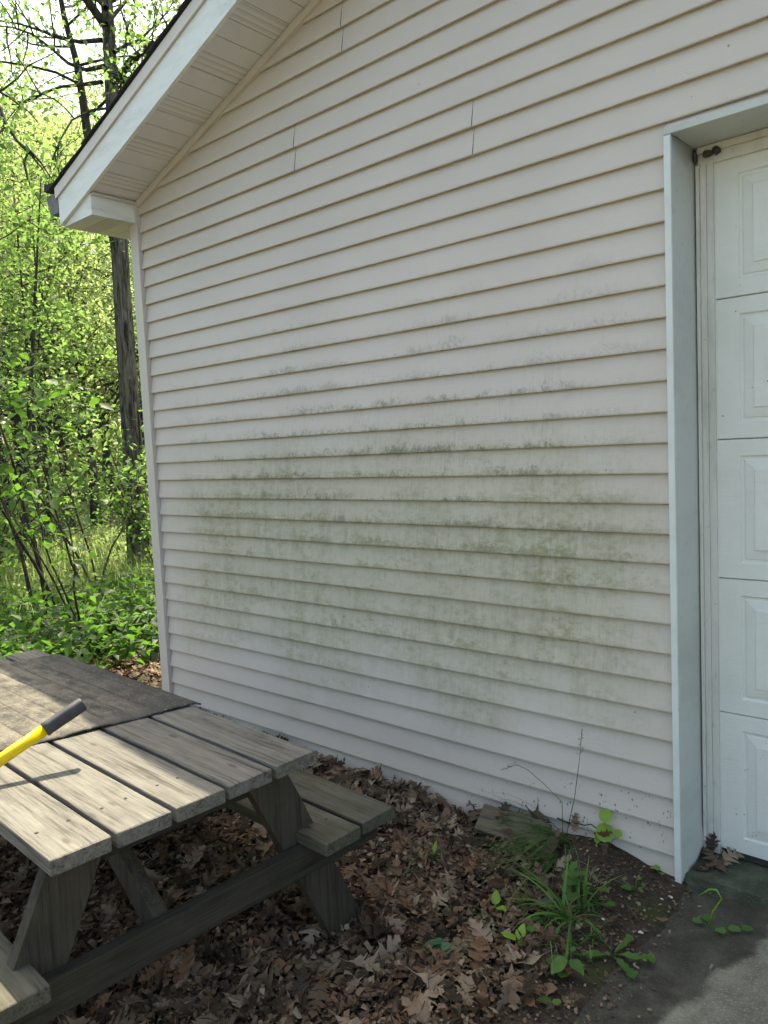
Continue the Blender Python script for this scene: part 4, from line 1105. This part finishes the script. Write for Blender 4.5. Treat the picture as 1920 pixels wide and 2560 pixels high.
blades('broad_grass', at(1405, 2350), 14, 0.13, 0.006, lf, 1.4, 'grass_wide', 'low clump of short broad grass above the broad leaved weed', 14, 1.0, 1.1)
blades('grass_tuft', at(1000, 2185), 45, 0.12, 0.0035, 0.8, 1.8, 'grass', 'small dark grass tuft in the oak leaves off the bench end', 4, 0.9, 1.1)
blades('grass_tuft', at(1120, 2120), 60, 0.20, 0.0022, lf+0.35, 0.35, 'grass', 'wispy grass tuft arching over oak leaves before the siding', 5, 1.0, 0.95)
p = px(600, 1838, 0.03); blades('grass_tuft', (p.x, p.y-0.03, float(zg(p.x, p.y))), 5, 0.24, 0.006, math.pi-0.5, 0.3, 'grass', 'few green grass blades at the siding behind the table end', 6, 0.4, 1.1)
p = (-0.30, -0.05); blades('grass_tuft', (p[0], p[1], float(zg(*p))), 26, 0.22, 0.006, 1.5, 1.8, 'grass_wide', 'bright grass tuft at the foot of the garage corner post', 15, 0.7, 1.25)
for i_, (x_, y_, n_, L_, w_, a_, m_, lab_) in enumerate(((1390, 2290, 22, 0.20, 0.0045, lf+0.6, 'grass_wide', 'thin green grass left of the broad grass clump'), (1345, 2255, 26, 0.15, 0.0035, lf, 'grass_wide', 'short thin grass between the lime seedling and broad grass'), (1480, 2215, 16, 0.12, 0.003, 1.0, 'straw', 'dry straw coloured grass stalks on the soil by the round leaved weed'), (1365, 2345, 14, 0.22, 0.0028, lf+0.9, 'straw', 'pale dead grass stalks lying over oak leaves below the broad grass'), (1470, 2340, 14, 0.10, 0.005, -0.5, 'grass_wide', 'small grass clump between broad grass and dandelion'), (1235, 2300, 9, 0.14, 0.0035, lf, 'grass_wide', 'few grass blades beside the lime seedling'))):
    blades('weedy_grass', at(x_, y_), n_, L_, w_, a_, 1.3, m_, lab_, 60+i_, 1.1, 0.95)
for i_, (x_, y_, k_, lab_) in enumerate(((1500, 2270, 6, 'small low weed on the soil below the round leaved weed'), (1460, 2390, 7, 'small weed between broad leaved weed and dandelion'), (1330, 2315, 7, 'small weed under the arching broad grass'), (1590, 2225, 5, 'low moss green weed on the soil near the jamb'))):
    q = random.Random(90+i_)
    plant('low_weed', at(x_, y_), [(q.uniform(-.035, .035), q.uniform(-.035, .035), q.uniform(.008, .03), q.uniform(.016, .038), q.uniform(0, 6.28), q.uniform(-.1, .6), q.choice(['ovate', 'lance', 'round'])) for _ in range(k_)], lab_, 'weed', 'weed')
# tall flowering stems
def culm(base, pts, heads, label):
    root = empty('seeding_grass', base); tag(root, label, 'grass'); m = MB(); B = Vector(base)
    L = [Vector(p)-B for p in pts]; m.tube([tuple(p) for p in L], [0.0016*(1-0.55*i/(len(L)-1)) for i in range(len(L))], 5); m.build('stem', M['weed'], root, True)
    q = random.Random(len(label)); V = []; F = []
    a, t = L[-2], L[-1]
    for i in range(heads):
        u = i/heads; p = L[-3].lerp(L[-2], min(1, u*2)) if u < 0.5 else L[-2].lerp(L[-1], u*2-1)
        d = Vector((q.uniform(-1, 1), q.uniform(-1, 1), q.uniform(-0.2, 1))).normalized()*q.uniform(0.008, 0.022)*(1.3-u)
        e = d.cross(Vector((0.3, 0.8, 0.2))).normalized()*0.0014; k = len(V)
        V += [tuple(p-e*0.25), tuple(p+e*0.25), tuple(p+d*0.6+e), tuple(p+d), tuple(p+d*0.6-e)]; F.append((k, k+1, k+2, k+3, k+4))
    me = bpy.data.meshes.new('seed_head'); me.from_pydata(V, [], F); me.update(); link('seed_head', me, M['straw'], root)
B0 = (2.635, -0.055, 0.05)
P1 = [B0]+[tuple(pw(x_, y_, -0.06)) for x_, y_ in ((1437, 1990), (1444, 1935), (1450, 1885), (1453, 1850), (1455, 1822))]
culm(B0, P1, 34, 'tall upright grass stem with seed head against the siding')
B1 = (2.625, -0.060, 0.05)
P2 = [B1]+[tuple(pw(x_, y_, -0.07)) for x_, y_ in ((1405, 2005), (1360, 1960), (1320, 1925), (1292, 1912), (1270, 1920), (1250, 1925))]
culm(B1, P2, 30, 'leaning grass stem with nodding seed head against the siding')

# ------------------------------------------------------------------ woods
LEAF4 = (np.array([(0, 0, 0), (0.30, 0.42, 0.10), (0, 1.0, -0.10), (-0.30, 0.42, 0.10), (0, 0.45, 0)]), np.array([(0, 1, 4), (1, 2, 4), (2, 3, 4), (3, 0, 4)]))
def scatter(pts, size, g, tilt=0.6, jitter=0.35, tpl=LEAF4):
    """leaf faces at pts, as arrays"""
    n = len(pts); T, Fc = tpl
    az = g.uniform(0, 2*np.pi, n); a = g.normal(-0.25, tilt, n); b = g.normal(0, tilt, n); s = size*g.uniform(1-jitter, 1+jitter, n)
    L = T[None]*s[:, None, None]
    x, y, z = L[..., 0], L[..., 1], L[..., 2]
    cb, sb = np.cos(b)[:, None], np.sin(b)[:, None]; x, z = x*cb+z*sb, -x*sb+z*cb
    ca_, sa_ = np.cos(a)[:, None], np.sin(a)[:, None]; y, z = y*ca_-z*sa_, y*sa_+z*ca_
    cz_, sz_ = np.cos(az)[:, None], np.sin(az)[:, None]; x, y = x*cz_-y*sz_, x*sz_+y*cz_
    P = np.stack([x, y, z], -1)+pts[:, None, :]
    F = Fc[None]+(np.arange(n)*len(T))[:, None, None]
    return P.reshape(-1, 3), F.reshape(-1, 3)

def branch_path(p, d, L, g, n=7, curve=0.35, lift=0.12):
    pts = [np.array(p, float)]; d = np.array(d, float)
    for i in range(n):
        d = d+g.normal(0, curve/n*1.6, 3)+np.array((0, 0, lift/n)); d /= np.linalg.norm(d)
        pts.append(pts[-1]+d*L/n)
    return pts
def grow(seed, H, r0, first, nlimb, limb_len, leaf, per_twig, spread, trunk=None, elev=(0.2, 0.8), tw=7, sag=0.0):
    g = np.random.default_rng(seed); mb = MB(); rr = random.Random(seed)
    if trunk is None:
        trunk = [np.array((0, 0, -0.15))]
        d = np.array((g.normal(0, .03), g.normal(0, .03), 1.0))
        for i in range(10):
            d = d+g.normal(0, 0.03, 3); d[2] = 1; d /= np.linalg.norm(d); trunk.append(trunk[-1]+d*H/10)
    trunk = [np.array(p, float) for p in trunk]; m = len(trunk)-1
    rad = [r0*(1.25 if i == 0 else 1.0)*(1-0.85*i/m) for i in range(m+1)]
    mb.tube(trunk, rad, 12, jit=0.06, rng=rr)
    P = []
    for k in range(nlimb):
        u = first+(0.98-first)*(k+0.5)/nlimb; f = u*m; i = min(int(f), m-1); base = trunk[i]+(trunk[i+1]-trunk[i])*(f-i)
        az = k*2.399+g.uniform(-.5, .5); el = g.uniform(*elev)
        L = limb_len*(1.05-0.65*abs(u-first*1.0)/(1-first+1e-6))*g.uniform(0.75, 1.2)
        d = np.array((math.cos(az)*math.cos(el), math.sin(az)*math.cos(el), math.sin(el)))
        pts = branch_path(base, d, L, g, 7, 0.5, 0.15-sag); rb = max(0.012, rad[i]*0.42)
        mb.tube(pts, [rb*(1-0.8*j/7) for j in range(8)], 5, cap=False)
        for t_ in range(tw):
            v = g.uniform(0.3, 1.0)*6.99; j = int(v); q0 = pts[j]+(pts[j+1]-pts[j])*(v-j)
            dd = pts[j+1]-pts[j]; dd = dd/np.linalg.norm(dd)+g.normal(0, 0.75, 3); dd /= np.linalg.norm(dd)
            tl = L*g.uniform(0.22, 0.45); tp = branch_path(q0, dd, tl, g, 4, 0.6, 0.0)
            mb.tube(tp, [0.012*r0/0.15*(1-0.7*j2/4)+0.002 for j2 in range(5)], 3, cap=False)
            for j2 in range(1, 5):
                P.append(tp[j2]+g.normal(0, spread, (per_twig, 3))*np.array((1, 1, 0.7)))
    P = np.concatenate(P)
    V, F = scatter(P, leaf, g)
    return mb, V, F
def tree_thing(name, loc, mb, V, F, bark, leafm, label, group=None, cat='tree'):
    root = empty(name, loc); tag(root, label, cat, group)
    mb.build('trunk', bark, root, True); link('crown', raw_mesh('crown', V, F), leafm, root)
    return root
def copy_tree(root, loc, rz, sc_, label, group):
    r = root.copy(); col.objects.link(r); r.location = loc; r.rotation_euler = (0, 0, rz); r.scale = (sc_,)*3; r['label'] = label; r['group'] = group
    for ch in root.children:
        c = ch.copy(); col.objects.link(c); c.parent = r
    return r

def from_cam(pxx, dist, z=None):
    """ground point under the photo column pxx (at the horizon) at a horizontal distance"""
    d = _F+_r*(pxx-960)/FPX-_u*((1157-0.036*(pxx-400))-1280)/FPX
    h = np.array((d[0], d[1])); h /= np.linalg.norm(h)
    p = CAM[:2]+h*dist
    return (p[0], p[1], float(zg(p[0], p[1])) if z is None else z)

# the big oak behind the corner; its bark has ridges
oakb = px(352, 1425, 0.0); ob = np.array((oakb.x, oakb.y, 0.0)); od = float(np.hypot(ob[0]-CAM[0], ob[1]-CAM[1]))
def on_depth(x, y, dist):
    d = _F+_r*(x-960)/FPX-_u*(y-1280)/FPX; return CAM+d*dist/np.hypot(d[0], d[1])
tp = [np.array((0, 0, -0.2))]+[on_depth(x_, y_, od+k)-ob for x_, y_, k in ((347, 1400, 0), (336, 1180, 0), (321, 960, 0), (303, 700, 0), (292, 480, 0.0), (282, 260, 0.1), (269, 30, 0.2), (246, -260, 0.3), (230, -560, 0.5), (214, -900, 0.7))]
g = np.random.default_rng(77)
def grow_oak(tp, r0, seed):
    mb = MB(); g = np.random.default_rng(seed); rr = random.Random(seed); m = len(tp)-1
    # densify trunk
    path = []
    for i in range(m):
        for k in range(5): path.append(tp[i]+(tp[i+1]-tp[i])*k/5)
    path.append(tp[-1]); n = 44; V0 = len(mb.v)
    H = len(path)-1
    for i, p in enumerate(path):
        u = i/H; r = r0*(1-0.72*u)*(1+0.35*math.exp(-i/2.0))
        for k in range(n):
            a = 2*math.pi*k/n
            rid = 0.085*float(fbm(a*3.6, p[2]*1.1+5*math.sin(a), seed, 3))+0.05*(1 if (k+int(3*float(vnoise(p[2]*1.3, k*.31, seed)))) % 3 == 0 else -0.4)
            mb.v.append((p[0]+math.cos(a)*r*(1+rid), p[1]+math.sin(a)*r*(1+rid), p[2]))
    for i in range(H):
        for k in range(n):
            a = V0+i*n+k; b = V0+i*n+(k+1) % n; mb.f.append((a, b, b+n, a+n))
    return mb
oak = empty('oak_tree', tuple(ob)); tag(oak, 'large dark trunked oak rising just behind the garage corner', 'tree')
mbk = grow_oak(tp, 0.155, 5)
tk = mbk.build('trunk', M['bark'], oak, False)
# its limbs, some of them traced where they cross the sky
limbs = MB(); g = np.random.default_rng(15); PP = []
def limb(pts, r, sub=7, leafn=10, spr=0.16, sl=0.9):
    pts = [np.array(p) for p in pts]; n = len(pts)-1
    limbs.tube(pts, [r*(1-0.8*i/n) for i in range(n+1)], 6, cap=False)
    for t_ in range(sub):
        v = g.uniform(0.15, 1.0)*(n-0.01); j = int(v); q0 = pts[j]+(pts[j+1]-pts[j])*(v-j)
        dd = (pts[j+1]-pts[j]); dd = dd/np.linalg.norm(dd)+g.normal(0, 0.7, 3); dd /= np.linalg.norm(dd)
        tpth = branch_path(q0, dd, sl*g.uniform(0.5, 1.1), g, 5, 0.6, -0.05)
        limbs.tube(tpth, [0.011*(1-0.75*j2/5)+0.002 for j2 in range(6)], 4, cap=False)
        for j2 in range(1, 6):
            if g.random() < 0.8: PP.append(tpth[j2]+g.normal(0, spr, (leafn, 3))*np.array((1, 1, .6)))
def trace(L, d0, d1): 
    n = len(L)-1; return [on_depth(x_, y_, od+d0+(d1-d0)*i/n)-ob for i, (x_, y_) in enumerate(L)]
limb(trace([(255, 205), (200, 212), (150, 217), (110, 232), (80, 252), (40, 262)], 0, 1.5), 0.028, 7, 6)
limb(trace([(262, 165), (215, 175), (170, 158), (125, 118), (80, 85), (30, 68), (-30, 62)], 0, 1.0), 0.032, 9, 7)
limb(trace([(255, 100), (200, 105), (150, 95), (100, 76), (50, 60), (0, 52), (-60, 50)], 0, 1.8), 0.032, 9, 7)
limb(trace([(275, 270), (230, 275), (180, 300), (150, 350), (130, 400), (120, 470)], 0, -1.0), 0.018, 6, 6)
limb(trace([(285, 130), (320, 110), (350, 100), (390, 60), (430, 20)], 0, 0.6), 0.03, 8, 8)
limb(trace([(280, 200), (310, 205), (345, 200), (380, 170)], 0, -0.6), 0.022, 7, 8)
limb(trace([(265, 20), (230, -20), (180, -60), (100, -90), (0, -120)], 0, 1.2), 0.04, 12, 10)
limb(trace([(265, 60), (300, 20), (350, -40), (420, -90)], 0, 1.2), 0.035, 10, 10)
for k in range(12):
    u = 0.62+0.03*k; f = u*(len(tp)-1); i = min(int(f), len(tp)-2); base = tp[i]+(tp[i+1]-tp[i])*(f-i)
    az = k*2.4; el = g.uniform(0.1, 0.7); d = np.array((math.cos(az)*math.cos(el), math.sin(az)*math.cos(el), math.sin(el)))
    limb(branch_path(base, d, g.uniform(2.0, 3.6), g, 7, .5, .1), 0.06, 9, 9)
limbs.build('limbs', M['bark2'], oak, True)
V, F = scatter(np.concatenate(PP), 0.08, g); link('crown', raw_mesh('crown', V, F), M['leaf_mid'], oak)
# small ivy like leaf sprays along its trunk
PP2 = []
for k in range(26):
    u = g.uniform(0.06, 0.6); f = u*(len(tp)-1); i = int(f); base = tp[i]+(tp[i+1]-tp[i])*(f-i); a = g.uniform(0, 6.28)
    PP2.append(base+np.array((math.cos(a)*.3, math.sin(a)*.3, 0))+g.normal(0, 0.13, (int(g.integers(4, 12)), 3)))
V, F = scatter(np.concatenate(PP2), 0.12, g); link('side_shoots', raw_mesh('side_shoots', V, F), M['leaf_mid'], oak)['kind'] = 'stuff'

hb = on_depth(-160, 120, od-3.0); limbs = MB(); ob_keep = ob; ob = hb; PP = []
limb(trace([(-160, 120), (-60, 190), (0, 270), (15, 310), (45, 355), (80, 390), (105, 420), (120, 450)], -3.0, -3.6), 0.022, 7, 5)
hang = empty('hanging_branch', tuple(hb)); tag(hang, 'thin curved branch hanging in from the left picture edge before the trees', 'branch')
limbs.build('stem', M['bark2'], hang, True); V, F = scatter(np.concatenate(PP), 0.08, g); link('foliage', raw_mesh('foliage', V, F), M['leaf_mid'], hang); ob = ob_keep
# slim leaning tree behind the oak
sb = np.array(from_cam(340, od+3.0)); sd_ = od+3.0
tp2 = [np.array((0, 0, -0.2))]+[on_depth(x_, y_, sd_)-sb for x_, y_ in ((338, 1300), (326, 1000), (306, 720), (284, 580), (254, 460), (218, 330), (208, 250), (190, 150), (160, 40), (142, -60), (120, -240), (96, -460))]
mb2, V, F = grow(21, 1, 0.125, 0.52, 12, 2.6, 0.10, 5, 0.17, tp2, (0.0, 0.6), 6)
tree_thing('slim_tree', tuple(sb), mb2, V, F, M['bark2'], M['leaf_mid'], 'slim leaning tree with a curved trunk left of the oak')

# trees further back: four kinds, copied
kinds = []
for s_, H_, lf_, pt in ((31, 7.5, 0.068, 14), (32, 8.5, 0.068, 13), (33, 6.0, 0.065, 14), (34, 9.5, 0.075, 12)):
    kinds.append(grow(s_, H_, 0.085+0.004*s_/10, 0.20, 22, H_*0.34, lf_, pt, 0.20, None, (0.0, 0.7), 9))
spots = [  # photo column at the horizon, distance, kind, scale
    (55, 18.0, 0, 1.2), (160, 20.0, 1, 1.2), (-60, 17.0, 1, 1.05), (230, 19.5, 0, 1.25), (20, 21.0, 3, 1.05), (330, 22.0, 1, 1.25),
    (110, 26.0, 3, 1.25), (-150, 19.0, 3, 0.95), (280, 27.5, 3, 1.35), (-20, 30.0, 1, 1.6), (200, 33.0, 3, 1.6), (400, 30.0, 0, 1.8),
    (-230, 14.0, 0, 1.0), (60, 38.0, 3, 1.8), (350, 40.0, 1, 2.2), (-330, 20.0, 1, 1.1), (-120, 36.0, 3, 1.7), (480, 26.0, 3, 1.35), (560, 34.0, 1, 2.0), (-420, 15.0, 3, 0.8), (260, 45, 3, 2.2), (120, 47, 1, 2.3), (-20, 48, 3, 2.1)]
LBL = ['bright green tree nearest in the woods left of the eave', 'bushy green tree standing second in the woods', 'green tree at the left rim of the woods', 'tree in the woods between the oak and the bushy tree']
first = {}
for i, (cx_, d_, k, s_) in enumerate(spots):
    loc = from_cam(cx_, d_)
    lab = LBL[i] if i < len(LBL) else 'sunlit green tree standing deep in the woods behind the oak'
    grp = 'woodland trees' if i < len(LBL) else 'trees deep in the woods'
    if k not in first:
        mbx, V, F = kinds[k]
        first[k] = tree_thing('woodland_tree', loc, mbx, V, F, M['bark2'], M['leaf_bright'] if k in (0, 1, 3) else M['leaf_mid'], lab, grp)
        first[k].scale = (s_,)*3; first[k].rotation_euler = (0, 0, i*1.3)
    else: copy_tree(first[k], loc, i*1.3, s_, lab, grp)
# thin dark stems standing among them
m0 = None
for i, (cx_, d_, r_, ln, lab) in enumerate(((28, 12.5, 0.055, 0.10, 'thin dark leaning stem at the left of the woods'), (92, 14.0, 0.045, 0.0, 'thin straight dark stem in the middle of the woods'), (110, 15.5, 0.05, 0.02, 'slender dark stem beside the straight one in the woods'), (172, 17.0, 0.06, -0.03, 'dark stem in the woods left of the oak trunk'), (-40, 11.0, 0.06, 0.05, 'dark stem at the far left rim of the woods'))):
    g = np.random.default_rng(200+i); loc = from_cam(cx_, d_)
    mbx, V, F = grow(200+i, 5.5, r_, 0.35, 10, 1.4, 0.10, 5, 0.15, [np.array((-ln*t*1.3*0, ln*t*8-0.0, -0.2+6*t)) for t in np.linspace(0, 1, 9)], (0.1, 0.6), 5)
    tree_thing('thin_tree', loc, mbx, V, F, M['bark2'], M['leaf_mid'], lab)

# shrubs and saplings in front of the woods
def shrub(name, loc, seed, nst, H, leaf, nleaf, leafm, label, lean=0.45, indiv=0, group=None, spread=0.11, lo=0.25):
    g = np.random.default_rng(seed); root = empty(name, loc); tag(root, label, 'shrub', group); mb = MB(); P = []
    for k in range(nst):
        az = g.uniform(0, 6.28); d = np.array((math.cos(az)*lean, math.sin(az)*lean, 1.0)); d /= np.linalg.norm(d)
        pts = branch_path((g.normal(0, .05), g.normal(0, .05), -0.05), d, H*g.uniform(0.65, 1.0), g, 8, 0.5, 0.1)
        mb.tube(pts, [0.011*H/2*(1-0.75*j/8)+0.002 for j in range(9)], 5, cap=False)
        for t_ in range(8):
            v = g.uniform(lo, 1.0)*7.99; j = int(v); q0 = pts[j]+(pts[j+1]-pts[j])*(v-j); dd = g.normal(0, 1, 3); dd[2] = abs(dd[2])*.4; dd /= np.linalg.norm(dd)
            tp_ = branch_path(q0, dd, H*g.uniform(0.14, 0.3), g, 4, 0.5, 0.0); mb.tube(tp_, [0.004*(1-0.6*j2/4) for j2 in range(5)], 3, cap=False)
            for j2 in range(1, 5): P.append(tp_[j2]+g.normal(0, spread*0.45, (max(1, nleaf), 3)))
    mb.build('stems', M['bark2'], root, True); P = np.concatenate(P); g.shuffle(P)
    if indiv:
        W = P+np.array(loc); dist = np.linalg.norm(W-CAM, axis=1); order = np.argsort(dist); sel = order[:indiv]
        me = getleaf('ovate', 'leaf_obj')
        for i in sel:
            o = bpy.data.objects.new('leaf', me); col.objects.link(o); o.parent = root; o.location = tuple(P[i]); s = leaf*g.uniform(0.7, 1.25); o.scale = (s, s, s)
            o.rotation_euler = (g.normal(-0.35, 0.45), g.normal(0, 0.4), g.uniform(0, 6.28))
        P = np.delete(P, sel, 0)
    if len(P):
        V, F = scatter(P, leaf, g); o = link('foliage', raw_mesh('foliage', V, F), leafm, root)
        if indiv: o['kind'] = 'stuff'
    return root
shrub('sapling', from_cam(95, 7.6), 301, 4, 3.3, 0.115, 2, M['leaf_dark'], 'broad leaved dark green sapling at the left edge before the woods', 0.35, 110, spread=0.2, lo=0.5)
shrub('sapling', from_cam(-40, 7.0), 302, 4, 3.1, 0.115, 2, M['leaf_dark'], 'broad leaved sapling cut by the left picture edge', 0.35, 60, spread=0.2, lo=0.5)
shrub('sapling', from_cam(215, 8.8), 303, 4, 2.3, 0.09, 1, M['leaf_mid'], 'thin sapling with crossing stems just left of the oak trunk', 0.4, 60, spread=0.15, lo=0.5)
shrub('sapling', from_cam(395, 9.0), 304, 4, 1.0, 0.075, 2, M['leaf_mid'], 'low sapling at the oak foot beside the corner post', 0.45, 30, spread=0.12)
shrub('sapling', tuple(px(236, 1640, 0.0)), 305, 3, 1.7, 0.09, 1, M['leaf_dark'], 'slender bare stemmed sapling beyond the table end', 0.30, 20, spread=0.1)
shrub('shrub', from_cam(-40, 11.5), 306, 7, 1.5, 0.08, 4, M['leaf_mid'], 'leafy green shrub in the sun at the left of the clearing', 0.6, 0, spread=0.2)
shrub('shrub', from_cam(120, 15.5), 307, 8, 1.5, 0.08, 4, M['leaf_bright'], 'bright leafy shrub behind the clearing left of the oak', 0.6, 0, spread=0.2)
shrub('shrub', from_cam(430, 10.5), 308, 9, 2.4, 0.09, 5, M['leaf_mid'], 'green shrub mostly hidden behind the garage corner', 0.6, 0, spread=0.2)
shrub('shrub', from_cam(-150, 9.0), 309, 9, 2.6, 0.10, 5, M['leaf_mid'], 'green shrub outside the left edge of the clearing', 0.6, 0, spread=0.2)

# low undergrowth
g = np.random.default_rng(5)
def under(n, x0, x1, dens, hgt, size, leafm, name, label, per, seed, cond):
    g = np.random.default_rng(seed); x = g.uniform(*x0, n); y = g.uniform(*x1, n); k = cond(x, y) & (g.random(n) < dens(x, y)); x, y = x[k], y[k]; z = zg(x, y)
    h = hgt*g.uniform(0.4, 1.15, len(x)); P = []
    for i in range(per):
        t = g.random(len(x))
        P.append(np.stack([x+g.normal(0, 0.5, len(x))*h*0.55, y+g.normal(0, 0.5, len(x))*h*0.55, z+0.03+h*t], -1))
    V, F = scatter(np.concatenate(P), size, g, 0.5); o = link(name, raw_mesh(name, V, F), leafm); tag(o, label, name.replace('_', ' '), kind='stuff'); return o
wedge = lambda x, y: (np.abs(y-(0.62*(-x)-0.4)) < 4.5+0.35*np.abs(x)) & (x < -0.9) & ~((x > -0.2) & (y > 0))
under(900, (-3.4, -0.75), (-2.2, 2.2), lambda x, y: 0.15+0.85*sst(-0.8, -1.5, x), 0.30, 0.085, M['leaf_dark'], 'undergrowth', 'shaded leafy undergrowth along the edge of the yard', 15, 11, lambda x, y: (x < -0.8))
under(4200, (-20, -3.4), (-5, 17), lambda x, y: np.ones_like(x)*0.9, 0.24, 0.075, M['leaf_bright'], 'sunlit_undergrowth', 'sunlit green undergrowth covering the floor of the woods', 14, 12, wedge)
# grass in the clearing
n = 9000; g = np.random.default_rng(9); x = g.uniform(-9, -2.6, n); y = g.uniform(-2, 6.5, n); k = wedge(x, y); x, y = x[k], y[k]; n = len(x)
T = np.array([(-.5, 0, 0), (.5, 0, 0), (.35, .25, .55), (-.35, .25, .55), (0, .75, 1.0)]); h = g.uniform(0.18, 0.45, n); a = g.uniform(0, 6.28, n); wv = g.uniform(0.006, 0.012, n)
X = T[None, :, 0]*wv[:, None]; Y = T[None, :, 1]*h[:, None]*g.uniform(0.3, 1.0, n)[:, None]; Zq = T[None, :, 2]*h[:, None]+zg(x, y)[:, None]
P = np.stack([X*np.cos(a)[:, None]-Y*np.sin(a)[:, None]+x[:, None], X*np.sin(a)[:, None]+Y*np.cos(a)[:, None]+y[:, None], Zq], -1)
k5 = (np.arange(n)*5)[:, None]
F = np.concatenate([k5+np.array([[0, 1, 2]]), k5+np.array([[0, 2, 3]]), k5+np.array([[3, 2, 4]])])
wg = link('woodland_grass', raw_mesh('woodland_grass', P.reshape(-1, 3), F), M['leaf_bright']); tag(wg, 'long green grass in the clearing of the woods', 'grass', kind='stuff')
# far wood that closes the view
g = np.random.default_rng(44); n = 42000
th = g.uniform(R(-112), R(-32), n); d = g.uniform(50, 64, n); z = g.uniform(0, 1, n)**1.15*(16+9*fbm(th*9, d*0.02, 3))
P = np.stack([CAM[0]+np.sin(th)*d, CAM[1]+np.cos(th)*d, z], -1)
keep = fbm(th*60, z*0.5, 8, 3)+0.28 > 0
V, F = scatter(P[keep], 0.65, g, 0.7)
fw = link('far_wood', raw_mesh('far_wood', V, F), M['leaf_bright']); tag(fw, 'distant mass of green woodland closing the view', 'woodland', kind='stuff')
